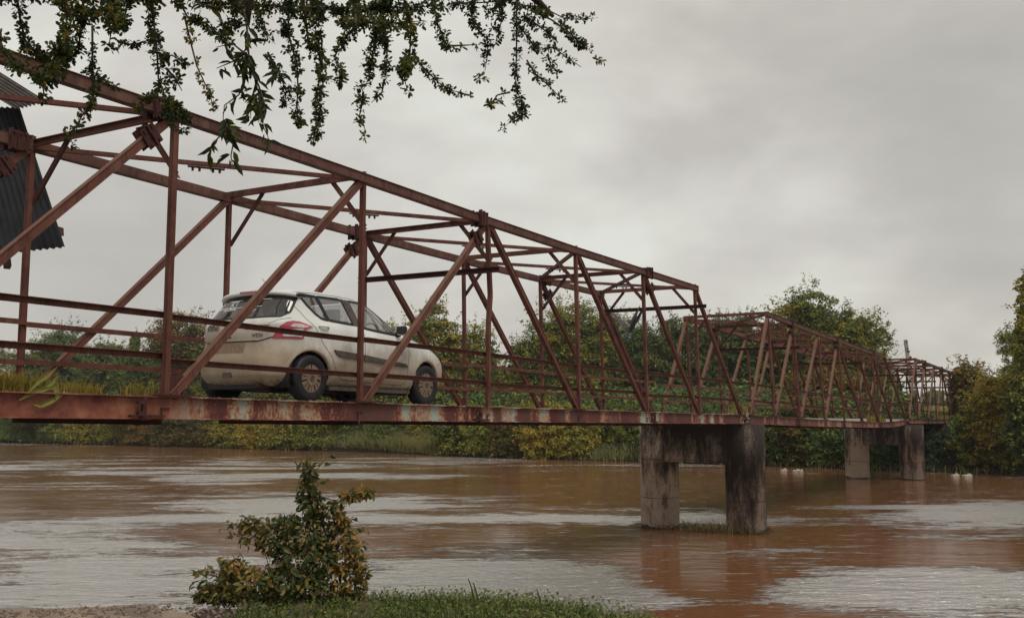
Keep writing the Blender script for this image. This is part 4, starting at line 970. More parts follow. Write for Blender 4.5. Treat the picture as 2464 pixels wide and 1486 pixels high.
# ================================================================ VEGETATION
def rand_dirs(n): return unit(R.normal(0, 1, (n, 3)))
def crown_cloud(blobs, n_lobes, lobe_r, n_leaves, flat=.75, bottom=None):
    """leaf clumps spread over the outer part of a set of ellipsoids"""
    blobs = [(np.array(c, float), np.array(r, float)) for c, r in blobs]
    w = np.array([r[0]*r[2] for c, r in blobs]); w /= w.sum()
    cs = []
    for _ in range(n_lobes):
        c, r = blobs[R.choice(len(blobs), p=w)]; d = rand_dirs(1)[0]
        if R.random() < .75 and d[1] > 0: d[1] *= -1       # most clumps on the side that can be seen
        if d[2] < -.3 and R.random() < .5: d[2] *= -1
        cs.append(np.concatenate([c+d*r*R.uniform(.62, 1.02), [lobe_r*R.uniform(.55, 1.25)]]))
    cs = np.array(cs); pk = R.integers(0, len(cs), n_leaves); d = rand_dirs(n_leaves); d[:, 2] = np.where(d[:, 2] < -.2, -d[:, 2]*.7, d[:, 2])
    rr = R.uniform(.25, 1.0, n_leaves)**.5*cs[pk, 3]
    pos = cs[pk, :3]+d*rr[:, None]*np.array([1, 1, flat])
    if bottom is not None: pos[:, 2] = np.maximum(pos[:, 2], bottom+R.uniform(0, .25, n_leaves))
    nrm = unit(d*.7+R.normal(0, .33, (n_leaves, 3))+np.array([0, -.28, .62]))
    ct_ = R.normal(0, .12, len(cs))
    return pos, nrm, ct_[pk], cs
def trunk_mesh(base, tops, r0, name='trunk', parent=None, m=None):
    mb = MB(); base = np.array(base, float); tops = [np.array(t) for t in tops]
    fork = base+(sum(tops)/len(tops)-base)*np.array([.25, .25, .38])
    mb.tube([base-np.array([0, 0, .4]), base*.5+fork*.5+R.normal(0, .08, 3), fork], [r0, r0*.8, r0*.66], 8)
    for t in tops:
        mid = fork*.5+t*.5+R.normal(0, .25, 3); mb.tube([fork, mid, t], [r0*.5, r0*.3, r0*.09], 6)
    return mb.build(name, m or M['bark'], parent, True)
def tree(px, ytop, hw, Y, zb, n, mt, label, cat='tree', leaf=.23, tint=.5, lob=None, shape='dome', drop=.3, group=None, name='tree', squash=1.0, asp=.5):
    """px, ytop, hw: where the crown shows in the photo; Y: forward distance"""
    s = Y/F_; w = hw*s; top = atY(px, ytop, Y); H = top.z-zb; e = empty(name, (top.x, Y, zb)); tag(e, label, cat, group)
    c = np.array([0, 0, 0.0]); blobs = []
    if shape == 'dome': blobs = [((0, 0, H*.62), (w*.95, w*.7, H*.36)), ((-w*.45, 0, H*.40), (w*.6, w*.6, H*.34)), ((w*.42, .1, H*.38), (w*.62, w*.6, H*.34)), ((0, -.3*w, H*.2), (w*.9, w*.6, H*.22))]
    elif shape == 'spire': blobs = [((0, 0, H*.8), (w*.35, w*.35, H*.18)), ((0, 0, H*.5), (w*.7, w*.6, H*.3)), ((0, 0, H*.22), (w, w*.8, H*.25))]
    elif shape == 'bush': blobs = [((0, 0, H*.5), (w*.95, w*.6, H*.48)), ((-w*.5, -.2, H*.33), (w*.55, w*.5, H*.36)), ((w*.5, -.2, H*.3), (w*.55, w*.5, H*.36)), ((0, -.35*w, H*.18), (w*.95, w*.5, H*.22))]
    elif shape == 'loose': blobs = [((w*R.uniform(-.7, .7), R.uniform(-.4, .4)*w, H*R.uniform(.25, .88)), (w*.42, w*.4, H*.16)) for _ in range(9)]
    lr = lob or max(.35, w*.26)
    n = int(n*2.3); leaf = leaf*1.02
    pos, nrm, lt, cs = crown_cloud(blobs, int(130+hw*1.2), lr, n, bottom=-.1)
    if shape != 'loose':                         # leaves deeper inside, so the crown does not show through
        kc = n//3; bi = R.integers(0, len(blobs), kc); bc = np.array([b_[0] for b_ in blobs]); br_ = np.array([b_[1] for b_ in blobs]); dd_ = rand_dirs(kc)
        pin = bc[bi]+dd_*br_[bi]*R.uniform(.45, .86, (kc, 1)); pin[:, 2] = np.maximum(pin[:, 2], 0)
        pos = np.concatenate([pos, pin]); nrm = np.concatenate([nrm, unit(dd_*.5+R.normal(0, .5, (kc, 3))+np.array([0, -.3, .3]))]); lt = np.concatenate([lt, np.full(kc, -.05)])
    big = np.concatenate([np.ones(n), np.full(len(pos)-n, 1.5)]); n0 = n; n = len(pos)
    # a few sprays breaking the outline
    ns = n0//110; a = np.repeat(R.choice(len(cs), ns), 16); k = len(a); d = unit(cs[a[::16], :3]-np.array([0, 0, H*.42])+1e-3); d[:, 2] = d[:, 2]*.7+.25; d = unit(d+R.normal(0, .35, d.shape)); d = np.repeat(d, 16, 0)
    ln_ = np.repeat(R.uniform(.9, 2.1, ns)*max(lr, .45), 16)[:, None]*R.uniform(.15, 1, (k, 1)); sp_ = cs[a, :3]+d*(cs[a, 3:4]*.6+ln_)+R.normal(0, .05, (k, 3)); pos[:k] = sp_
    dirn = unit(nrm*.35+R.normal(0, .6, (n, 3))+np.array([0, 0, -drop]))
    tn = np.clip(tint+lt+R.normal(0, .11, n), 0, 1)
    L_ = leaf*R.uniform(.65, 1.3, n)*big
    leaves('crown', pos, nrm, dirn, L_, L_*asp, M[mt], e, tn)
    tips = cs[R.choice(len(cs), 6), :3]*np.array([.8, .8, .9])
    trunk_mesh((0, 0, 0), tips, max(.07, .028*H), 'trunk', e)
    return e
TREES = [ # px, top y, half width, Y, ground z, leaves, material, label, kwargs
 (20, 848, 55, 116, 2.4, 6200, 'leaf_pale', 'low pale tree at the left edge of the far bank', dict(shape='bush', tint=.42)),
 (150, 803, 66, 112, 2.4, 12000, 'leaf_green', 'dark bushy tree left of the first sky gap on the far bank', dict(tint=.5)),
 (85, 855, 50, 110, 2.2, 7500, 'leaf_pale', 'light green tree in front of the dark tree, far left bank', dict(tint=.45, shape='bush')),
 (265, 842, 60, 108, 2.3, 11000, 'leaf_pale', 'feathery light green tree right of the sky gap', dict(tint=.42, leaf=.26, drop=.8)),
 (326, 806, 34, 114, 2.4, 3500, 'leaf_green', 'small pointed tree rising behind the feathery tree', dict(shape='spire', tint=.6)),
 (345, 860, 64, 103, 2.2, 10500, 'leaf_green', 'dense green tree left of the orange tinged tree', dict(tint=.55)),
 (440, 768, 76, 104, 2.3, 17000, 'leaf_orange', 'tall tree with orange tinged leaves just left of the car', dict(tint=.5)),
 (560, 815, 80, 100, 2.3, 6000, 'leaf_mix', 'tree standing behind the tail of the car', dict(tint=.5)),
 (690, 800, 85, 96, 2.3, 6000, 'leaf_mix', 'tree standing behind the middle of the car', dict(tint=.5)),
 (830, 800, 85, 92, 2.3, 6000, 'leaf_mix', 'tree standing behind the front door of the car', dict(tint=.55)),
 (940, 800, 60, 88, 2.3, 5000, 'leaf_mix', 'small tree behind the bonnet of the car', dict(tint=.6)),
 (1045, 754, 70, 86, 2.4, 12000, 'leaf_mix', 'round yellow green tree just beyond the front of the car', dict(tint=.55)),
 (1145, 800, 52, 86, 2.4, 6500, 'leaf_mix', 'lower yellow green tree beside the round one', dict(tint=.6)),
 (1205, 868, 42, 90, 2.4, 4500, 'leaf_pale', 'low pale shrubby tree under the dip in the treeline', dict(tint=.4, shape='bush', drop=.9)),
 (1280, 830, 62, 82, 2.4, 8000, 'leaf_mix', 'sloping left shoulder of the wide creeper covered tree', dict(tint=.5)),
 (1375, 747, 95, 82, 2.4, 17000, 'leaf_mix', 'wide creeper covered tree rising behind the middle of the first span', dict(tint=.52)),
 (1480, 775, 72, 84, 2.4, 9000, 'leaf_green', 'dark green tree behind the flying bird', dict(tint=.55)),
 (1560, 812, 55, 82, 2.4, 7000, 'leaf_green', 'dark tree in the hollow right of the bird', dict(tint=.5)),
 (1650, 772, 80, 80, 2.4, 11000, 'leaf_pale', 'feathery yellow green tree behind the end of the first span', dict(tint=.40, leaf=.27, drop=.9, asp=.35)),
 (1755, 772, 78, 78, 2.4, 10000, 'leaf_pale', 'feathery tree with drooping sprays behind the start of the second span', dict(tint=.36, leaf=.27, drop=.9, asp=.35)),
 (1835, 800, 55, 76, 2.4, 7000, 'leaf_green', 'dark green tree between the feathery tree and the tall dome', dict(tint=.5)),
 (1935, 720, 88, 76, 2.4, 17000, 'leaf_mix', 'tallest domed tree above the middle span', dict(tint=.50)),
 (2030, 765, 78, 76, 2.4, 13000, 'leaf_mix', 'right shoulder tree of the tall dome', dict(tint=.52)),
 (2085, 800, 48, 78, 2.4, 6000, 'leaf_pale', 'thin airy tree on the right edge of the dome', dict(tint=.5, shape='loose', leaf=.2)),
 (1975, 905, 70, 66, 2.2, 9000, 'leaf_orange', 'orange leaved tree behind the lattice of the middle span', dict(tint=.56)),
 (2075, 925, 60, 63, 2.1, 8000, 'leaf_orange', 'orange and green tree before the second pier', dict(tint=.5)),
 (2135, 890, 26, 105, 3.0, 3500, 'leaf_green', 'tall narrow tree far behind the third span', dict(tint=.6, shape='spire', leaf=.3)),
 (2150, 958, 26, 80, 2.7, 2600, 'leaf_green', 'small dark shrub behind the third span', dict(tint=.5, shape='bush')),
 (2194, 948, 12, 92, 2.8, 1500, 'leaf_green', 'slim young tree behind the third span', dict(tint=.6, shape='spire')),
 (2244, 940, 21, 170, 4.6, 1800, 'leaf_green', 'small round tree standing in the yellow field', dict(tint=.6, leaf=.5, shape='bush')),
 (2300, 958, 26, 175, 4.8, 1300, 'leaf_green', 'low tree line patch at the end of the field', dict(tint=.6, leaf=.5, shape='bush')),
 (2322, 876, 40, 62, 2.6, 7500, 'leaf_orange', 'yellow leaved tree at the far end of the bridge', dict(tint=.55, leaf=.18)),
 (2488, 640, 62, 50, 2.2, 13000, 'leaf_mix', 'tall tree cut by the right edge of the picture', dict(tint=.62, leaf=.17, shape='dome')),
 (2436, 770, 44, 54, 2.4, 4200, 'leaf_pale', 'feathery green tree left of the tall right hand tree', dict(tint=.62, shape='loose', leaf=.17, drop=.8, asp=.3)),
 (2400, 900, 66, 53, 1.2, 16000, 'leaf_mix', 'creeper covered tree hanging down to the water on the right bank', dict(tint=.74, leaf=.17)),
 (2468, 900, 50, 49.5, .6, 10000, 'leaf_mix', 'dark leafy tree at the right edge above the water', dict(tint=.42, leaf=.17)),
]
for px, yt, hw, Y, zb, n, mt, lb, kw in TREES: tree(px, yt-(18 if px < 2110 and px != 1205 else 0), hw*(1.12 if px < 2110 and hw > 50 else 1), Y, zb, n, mt, lb, group='trees along the far bank', **kw)
# bushes leaning over the far water's edge
BUSH = [(10, 1000, 60, 'leaf_green', .5, 'dark waterside bush at the far left'), (85, 985, 60, 'leaf_green', .55, 'dark drooping waterside bush left of the first girder joint'), (165, 992, 50, 'leaf_green', .6, 'green waterside bush below the long grass on the deck'),
 (225, 975, 60, 'leaf_mix', .6, 'yellow dotted creeper mound under the left girder'), (300, 990, 60, 'leaf_mix', .55, 'creeper mound left of the girder joint'), (372, 985, 55, 'leaf_orange', .6, 'orange yellow bush below the girder joint'),
 (440, 985, 60, 'leaf_orange', .42, 'dark bush with pinkish tips right of the girder joint'), (510, 1000, 50, 'leaf_orange', .45, 'spreading bush with pink flowers under the car tail'), (575, 990, 55, 'leaf_mix', .62, 'pale green bush under the rear wheel'),
 (645, 990, 60, 'leaf_mix', .66, 'yellowish bush under the middle of the car'), (715, 985, 60, 'leaf_mix', .6, 'dense bush under the car doors'), (785, 985, 50, 'leaf_mix', .55, 'dark bush at the left end of the reeds'),
 (870, 985, 60, 'leaf_green', .55, 'green bush behind the reeds under the front wheel'), (960, 985, 60, 'leaf_green', .6, 'green bush behind the middle of the reeds'), (1045, 985, 55, 'leaf_mix', .6, 'bush at the right end of the long reeds'),
 (1110, 970, 60, 'leaf_mix', .45, 'dark leafy creeper bank right of the reeds'), (1180, 985, 55, 'leaf_mix', .55, 'leafy bank with yellow dots under the bent post'), (1245, 970, 60, 'leaf_orange', .5, 'brown and yellow creeper bank'),
 (1310, 965, 60, 'leaf_mix', .66, 'bright yellow green creeper bank'), (1380, 965, 60, 'leaf_mix', .64, 'yellow green creeper bank left of the short reeds'), (1450, 970, 60, 'leaf_green', .5, 'dark green bank behind the short reeds'), (1520, 970, 55, 'leaf_mix', .5, 'bush behind the left pier column'),
 (1600, 975, 60, 'leaf_green', .5, 'bush seen between the two pier columns'), (1690, 975, 60, 'leaf_green', .5, 'bush behind the pier opening'), (1780, 975, 60, 'leaf_green', .5, 'bush behind the right pier column'),
 (1865, 965, 55, 'leaf_green', .55, 'green bush right of the nearer pier'), (1930, 960, 58, 'leaf_orange', .45, 'dark red green bush right of the nearer pier'), (2000, 955, 58, 'leaf_green', .55, 'dark leafy bush left of the farther pier'),
 (2070, 1010, 55, 'leaf_green', .35, 'dark bush behind the left column of the farther pier'), (2135, 1020, 50, 'leaf_green', .35, 'dark bush seen through the farther pier'),
 (2225, 1040, 45, 'leaf_green', .2, 'very dark low bush beside the farther pier'), (2345, 985, 50, 'leaf_mix', .5, 'trailing creeper bush right of the dark abutment'), (2425, 1000, 60, 'leaf_mix', .55, 'creeper bush touching the water near the right edge')]
wl_x = [-10, 0, 600, 1080, 1300, 1500, 1950, 2300, 2463]; wl_Y = [115, 114, 92.7, 76.5, 69.4, 66.2, 58.5, 53.1, 51.3]
for px, yt, hw, mt, tn, lb in BUSH:
    Y = float(np.interp(px, wl_x, wl_Y))+(3.4 if px in (870, 960, 1045, 1450, 1520) else 1.3)
    tree(px, yt, hw, Y, .05, 6500, mt, lb, 'bush', leaf=.20 if Y > 70 else .17, tint=tn+.05, shape='bush', group='bushes along the far waterline', name='bush', drop=.5)
# reeds on the far bank
def blades(name, base, h, w, mt, lean, tint, parent=None, nseg=3):
    base = np.asarray(base); n = len(base); az = R.uniform(0, 2*math.pi, n); ln = lean*R.uniform(.2, 1.3, n)
    dx = np.stack([np.cos(az), np.sin(az)], -1); sx = np.stack([-np.sin(az), np.cos(az)], -1)
    vs = np.zeros((n, 2*(nseg+1), 3)); hh = h*R.uniform(.55, 1.2, n)
    for i in range(nseg+1):
        f = i/nseg; p = base.copy(); p[:, :2] += dx*(ln*hh*f**1.8)[:, None]; p[:, 2] += hh*(f-.35*ln*f**2.5)
        ww = w*(1-f)**.7*.5+.0005
        for k, sg in ((0, -1), (1, 1)):
            q = p.copy(); q[:, :2] += sx*(sg*ww)[:, None] if hasattr(ww, '__len__') else sx*sg*ww
            vs[:, 2*i+k] = q
    K = 2*(nseg+1); t = np.array([(2*i, 2*i+1, 2*i+3, 2*i+2) for i in range(nseg)]); f = (np.arange(n)[:, None, None]*K+t[None]).reshape(-1, 4)
    me = fast_mesh(name, vs.reshape(-1, 3), f, len(f), 4, np.repeat(tint, K)); return link_mesh(name, me, M[mt], parent)
def bank_base(pxs, d0, d1, hfun=lambda d: max(0, .2+d*.45)):
    out = []
    for px in pxs:
        Y = float(np.interp(px, wl_x, wl_Y)); d = R.uniform(d0, d1); q = atY(px, 1000, Y+d); out.append((q.x, Y+d, min(hfun(d), 2.6)))
    return np.array(out)
b1 = bank_base(np.concatenate([R.uniform(775, 1080, 5200), R.uniform(850, 1060, 2200)]), -.3, 2.6, lambda d: max(.02, d*.36))
o = blades('reeds', b1, 1.5, .085, 'reed', .75, np.clip(R.normal(.5, .2, len(b1)), 0, 1)); tag(o, 'long pale reeds bending over the far bank under the front of the car', 'reeds', kind='stuff')
b1 = bank_base(R.uniform(1420, 1850, 3600), -.1, 2.4, lambda d: max(.02, d*.3))
o = blades('reeds', b1, 1.0, .06, 'reed', .7, np.clip(R.normal(.4, .2, len(b1)), 0, 1)); tag(o, 'short green reeds on the far bank beside the nearer pier', 'reeds', kind='stuff')
b1 = bank_base(R.uniform(-30, 2460, 2600), -.3, .5, lambda d: .03)
o = blades('waterside_grass', b1, .5, .05, 'reed', .9, np.clip(R.normal(.4, .25, len(b1)), 0, 1)); tag(o, 'thin grass along the far waterline', 'grass', kind='stuff')
# undergrowth that closes the bank behind the bushes
n = 42000; pos = []
pxs = R.uniform(-60, 2330, n); Yb = np.interp(pxs, wl_x, wl_Y)+R.uniform(1.5, 14, n)
hgt = R.uniform(0, 1, n)**.8*np.where((pxs > 2165), .5, 2.6)
X_ = (pxs-CX)/F_*Yb*1.0056; zg = np.interp(Yb-np.interp(pxs, wl_x, wl_Y), [0, 2, 4.5, 8, 16], [0, 1.2, 2.1, 2.55, 2.7])
pos = np.stack([X_, Yb, zg+hgt], -1)
o = leaves('undergrowth', pos, unit(R.normal(0, .5, (n, 3))+np.array([0, -.3, .7])), R.normal(0, 1, (n, 3)), R.uniform(.2, .45, n), R.uniform(.12, .25, n), M['leaf_green'], None, np.clip(R.normal(.45, .18, n), 0, 1))
tag(o, 'tangled dark undergrowth covering the far bank', 'undergrowth', kind='stuff')
# tall dry grass of the field beyond the third span
q = np.stack([R.uniform(38, 62, 5000), R.uniform(76, 120, 5000), np.full(5000, 2.9)], -1)
q[:, 2] = np.interp(q[:, 1]-48, [16, 40, 80], [2.75, 2.9, 3.6]); o = blades('field_grass', q, .75, .09, 'deckgrass', .4, np.clip(R.normal(.4, .2, 5000), 0, 1)); tag(o, 'yellow field grass beyond the far end of the bridge', 'grass', kind='stuff')
# ---- foreground bush
BY = 8.75; bb = atY(740, 1445, BY)
e = empty('shrub', (bb.x, BY, GZ)); tag(e, 'dark vine tangled shrub with orange leaves on the near bank, in front of the river', 'shrub')
def loc(px, py, dy=0): v = atY(px, py, BY+dy); return np.array([v.x-bb.x, dy, v.z-GZ])
st = MB()
STEMS = [([(770, 1446), (762, 1380), (757, 1300), (752, 1220), (748, 1150), (745, 1108)], .014), ([(830, 1450), (812, 1370), (790, 1300), (768, 1240), (760, 1170)], .013), ([(770, 1260), (800, 1215), (835, 1195), (870, 1184), (893, 1188)], .008),
 ([(700, 1450), (690, 1380), (660, 1320), (620, 1268), (582, 1252)], .010), ([(680, 1450), (640, 1400), (590, 1370), (540, 1380)], .009), ([(650, 1455), (580, 1420), (520, 1410), (475, 1432)], .009), ([(850, 1448), (855, 1380), (850, 1310), (826, 1250), (812, 1232)], .007),
 ([(860, 1450), (872, 1390), (862, 1330)], .006), ([(720, 1450), (735, 1380), (760, 1340), (800, 1320)], .009), ([(600, 1450), (560, 1400), (545, 1350)], .007), ([(760, 1450), (700, 1420), (640, 1425), (600, 1440)], .010)]
lp = []; ldir = []
for k, (pts, r) in enumerate(STEMS):
    dy = R.uniform(-.12, .12); w = [loc(x, y, dy+R.normal(0, .02)) for x, y in pts]
    st.tube(w, list(np.linspace(r, r*.3, len(w))), 6)
    for i in range(130):
        u = R.uniform(.25 if k not in (2, ) else .1, 1)*(len(w)-1); a = int(min(u, len(w)-2)); p = w[a]+(w[a+1]-w[a])*(u-a); d = rand_dirs(1)[0]; lp.append(p+d*R.uniform(.01, .05)); ldir.append(d)
for i in range(26):
    a = loc(R.uniform(500, 860), R.uniform(1330, 1445), R.uniform(-.1, .2)); b = a+R.normal(0, .18, 3); st.tube([a, (a+b)/2+R.normal(0, .05, 3), b], [.004, .003, .002], 5)
SPR = []
for i in range(46):
    x0, y0 = [(R.uniform(480, 600), R.uniform(1370, 1430)), (R.uniform(560, 700), R.uniform(1255, 1320)), (R.uniform(715, 770), R.uniform(1120, 1230)), (R.uniform(800, 862), R.uniform(1240, 1400))][i % 4]
    a = loc(x0, y0, R.uniform(-.1, .1)); d = unit(np.array([(x0-715)/160+R.normal(0, .35), R.normal(0, .3), R.uniform(.1, .9)])); l = R.uniform(.07, .19); b = a+d*l+np.array([0, 0, -.02])
    st.tube([a-d*.05, a+d*l*.5+(0, 0, .008), b], [.003, .0022, .0012], 5)
    for j in range(7): f = j/6; dd_ = unit(d*.5+rand_dirs(1)[0]); SPR.append((a+(b-a)*f+dd_*.008, dd_))
for p_, d_ in SPR: lp.append(p_); ldir.append(d_)
st.build('stem', M['twig'], e, True)
BL = [(742, 1135, 12, 22, 60), (735, 1185, 18, 28, 90), (752, 1215, 34, 30, 150), (738, 1290, 48, 52, 340), (735, 1350, 75, 50, 440), (700, 1410, 100, 42, 520), (610, 1410, 95, 42, 480), (530, 1440, 55, 30, 260), (600, 1262, 26, 12, 70), (650, 1300, 32, 34, 160), (690, 1262, 30, 26, 130),
 (820, 1325, 26, 66, 190), (808, 1258, 22, 22, 60), (850, 1400, 26, 45, 130), (560, 1360, 36, 18, 80), (880, 1184, 18, 8, 40), (840, 1192, 20, 8, 34), (765, 1420, 70, 32, 260)]
for x, y, a, b, n in BL:
    for i in range(int(n*1.1)):
        d = rand_dirs(1)[0]; rr = R.uniform(.3, 1)**.5; p = loc(x+d[0]*a*rr, y-d[2]*b*rr, d[1]*a*BY/F_*rr*.9)
        p[2] = max(p[2], .03); lp.append(p); ldir.append(d)
lp = np.array(lp); ldir = np.array(ldir); n = len(lp)
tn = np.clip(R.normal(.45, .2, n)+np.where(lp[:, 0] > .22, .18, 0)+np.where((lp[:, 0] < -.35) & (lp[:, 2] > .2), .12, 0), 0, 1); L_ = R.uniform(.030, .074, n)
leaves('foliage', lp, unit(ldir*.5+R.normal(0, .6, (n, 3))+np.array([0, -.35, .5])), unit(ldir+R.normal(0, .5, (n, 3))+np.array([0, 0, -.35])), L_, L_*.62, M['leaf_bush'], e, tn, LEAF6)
# ---- near bank grass
n = 15000; gx_ = R.uniform(-2.35, 1.3, n); gy = np.array([crest(x) for x in gx_])-R.uniform(-.10, 2.1, n)**1.0
ok = (gx_ > -2.35+np.clip((8.9-gy), 0, 2)*.2); gx_, gy = gx_[ok], gy[ok]; n = len(gx_)
base = np.stack([gx_, gy, np.full(n, GZ-.03)], -1); base[:, 2] -= np.clip(gy-np.array([crest(x) for x in gx_])+.05, 0, 1)*1.4
o = blades('bank_grass', base, .135, .010, 'grass', .8, np.clip(R.normal(.45, .2, n), 0, 1)); tag(o, 'low green grass along the near bank at the bottom of the picture', 'grass', kind='stuff')
n = 3200; gx_ = R.uniform(-2.2, 1.5, n); cr_ = np.array([crest(x) for x in gx_]); gy = cr_-R.uniform(-.06, 1.2, n)
pos = np.stack([gx_, gy, GZ+R.uniform(.0, .10, n)+np.where(gx_ > -.2, .02, 0)], -1)
o = leaves('creeping_weed', pos, unit(R.normal(0, .4, (n, 3))+np.array([0, -.3, 1])), R.normal(0, 1, (n, 3)), R.uniform(.02, .045, n), R.uniform(.013, .03, n), M['grass'], None, np.clip(R.normal(.55, .2, n), 0, 1), LEAF6)
tag(o, 'small leafy weeds creeping through the near bank grass', 'weeds', kind='stuff')
# litter, pebbles and twigs on the bare bank by the slab
mb = MB()
for i in range(520):
    x = R.uniform(-4.6, -1.6); y = crest(x)-abs(R.normal(.0, .35))-.05; z = GZ+(.065 if x < -2.75 and y < crest(x)-.1 else .02)
    if i % 5: lump(mb, (x, y, z), R.uniform(.006, .022)*(1 if i % 9 else 1.9))
    else:
        a = R.uniform(0, 3.1); l = R.uniform(.03, .11); mb.tube([(x, y, z+.004), (x+math.cos(a)*l, y+math.sin(a)*l, z+R.uniform(.005, .03))], .003, 4)
tag(mb.build('bank_litter', M['gravel']), 'pebbles and twigs strewn over the slab and bare soil at the lower left', 'litter', kind='stuff')
# taller stalks on the crest
for (px, y0, pts, lb) in [(1150, 1440, [(1150, 1440), (1143, 1415), (1138, 1400), (1118, 1406)], 'thin bent grass stalk leaning left on the near bank crest'), (1140, 1440, [(1140, 1440), (1134, 1412), (1128, 1396), (1126, 1390)], 'upright grass stalk beside the bent one on the near bank'),
                          (1300, 1450, [(1300, 1450), (1296, 1432), (1292, 1420)], 'short grass stalk near the right end of the bank grass'), (1405, 1475, [(1405, 1475), (1401, 1455), (1402, 1440)], 'last grass stalk at the right end of the near bank')]:
    mb = MB(); Yq = 8.5; w = [np.array(atY(x, y, Yq)) for x, y in pts]
    for i in range(len(w)-1):
        r0, r1 = .008*(1-i/len(w)), .008*(1-(i+1)/len(w)); mb.add([w[i]-(r0, 0, 0), w[i]+(r0, 0, .002), w[i+1]+(r1, 0, .002), w[i+1]-(r1, 0, 0), w[i]+(0, .003, 0), w[i+1]+(0, .003, 0)], [(0, 1, 2, 3), (0, 4, 5, 3), (1, 4, 5, 2)])
    o = mb.build('grass_stalk', M['deckgrass']); tag(o, lb, 'grass stalk', 'grass stalks on the near bank')
# ---- grass growing on the deck
def deckz(t): D = SPANS[0] if t < 25.3 else (SPANS[1] if t < 50 else SPANS[2]); return interp(list(zip(D['ts'], D['zb'])), t)-.01
def deck_tuft(name, t0, t1, l0, l1, n, h, w, label, lean=.6):
    t = R.uniform(t0, t1, n); l = R.uniform(l0, l1, n); b = np.array([BP(a, Lt(a)+c, deckz(a)) for a, c in zip(t, l)])
    o = blades(name, b, h, w, 'deckgrass', lean, np.clip(R.normal(.45, .22, n), 0, 1)); tag(o, label, 'grass', kind='stuff')
deck_tuft('deck_grass', 4.2, 5.6, .02, .6, 2500, .22, .010, 'thick yellow grass growing on the deck edge at the far left', .7)
deck_tuft('deck_grass', 5.6, 6.15, .02, .3, 520, .14, .008, 'short fringe of yellow grass at the end of the deck grass')
deck_tuft('deck_grass', 6.42, 6.76, .02, .15, 90, .22, .007, 'small yellow grass tuft on the deck left of the nearest post', .9)
deck_tuft('deck_grass', 9.42, 9.52, .04, .1, 16, .06, .006, 'tiny grass sprig on the deck edge below the rear wheel', 1)
deck_tuft('deck_grass', 27.0, 27.8, .6, 1.0, 90, .40, .02, 'yellow grass tuft on the deck just past the nearer pier')
deck_tuft('deck_grass', 42.0, 42.5, .05, .3, 60, .30, .02, 'grass tuft on the deck edge before the farther pier')
deck_tuft('deck_grass', 44.6, 45.8, .2, .8, 220, .36, .03, 'bright grass clump on the sagging deck end')
deck_tuft('deck_grass', 62, 74.5, .0, .4, 700, .35, .03, 'grass fringe along the deck of the farthest span')
mb = MB()                                        # broad-leaved plant drooping over the girder at far left
for pts in ([(60, 950), (95, 915), (112, 905), (138, 882)], [(70, 955), (105, 935), (125, 920), (142, 900)], [(95, 940), (130, 930), (138, 945), (135, 965)], [(45, 962), (75, 945), (100, 938), (130, 930)], [(80, 972), (100, 975), (128, 962), (150, 950)]):
    w = []
    for i, (x, y) in enumerate(pts):
        t, z = atL(x, y, L0-.03-.01*i); w.append(np.array(BP(t, L0-.03-.01*i, z)))
    ws = [.006, .022, .024, .003]; u = np.array([S_, C_, 0])
    for i in range(3):
        d = unit(w[i+1]-w[i]); sd_ = np.cross(d, [-C_, S_, 0]); sd_ /= np.linalg.norm(sd_); nn_ = np.array([-C_, S_, 0])
        mb.add([w[i]-sd_*ws[i], w[i]+nn_*.008, w[i]+sd_*ws[i], w[i+1]+sd_*ws[i+1], w[i+1]+nn_*.008, w[i+1]-sd_*ws[i+1]], [(0, 1, 4, 5), (1, 2, 3, 4)])
tag(link_mesh('weed', (lambda b: (b.from_pydata(mb.v, [], mb.f), b.attributes.new('tint', 'FLOAT', 'POINT').data.foreach_set('value', np.full(len(mb.v), .75, np.float32)), b)[-1])(bpy.data.meshes.new('weed')), M['leaf_pale']), 'broad-leaved weed drooping over the rusty girder at far left', 'plant')
# ---- debris at the foot of the nearer pier
n = 420; mb = MB(); th = R.uniform(0, 2*math.pi, n)
for i in range(n):
    t = 25.1+R.normal(0, .28); L = 8.9+R.normal(.15, .55)
    if i % 3 == 0: a = R.uniform(2.4, 6.6); t, L = 25.5+math.cos(a)*.56*-1, 8.31+math.sin(a)*.56
    if i % 11 == 0: a = R.uniform(0, 6.28); t, L = 25.4-abs(math.cos(a))*.55, 10.72+math.sin(a)*.55
    p = np.array(BP(t, L, WZ+R.uniform(0, .13))); d = R.normal(0, 1, 3)*np.array([1, 1, .25]); d /= np.linalg.norm(d)
    l = R.uniform(.12, .42); mb.tube([p-d*l/2, p+R.normal(0, .02, 3), p+d*l/2+np.array([0, 0, R.uniform(-.02, .04)])], [.004, .005, .003], 4)
o = mb.build('debris_straw', M['straw']); tag(o, 'dry straw and twigs caught against the nearer pier at the waterline', 'straw', kind='stuff')
b = np.array([BP(25.1+R.normal(0, .25), 8.95+R.normal(.2, .5), WZ) for _ in range(150)]+[BP(24.95+R.normal(0, .05), 8.3+R.uniform(-.5, .5), WZ) for _ in range(50)])
o = blades('debris_grass', b, .42, .022, 'straw', .9, np.clip(R.normal(.85, .15, len(b)), 0, 1)); tag(o, 'green grass blades growing from the flood debris at the nearer pier', 'grass', kind='stuff')
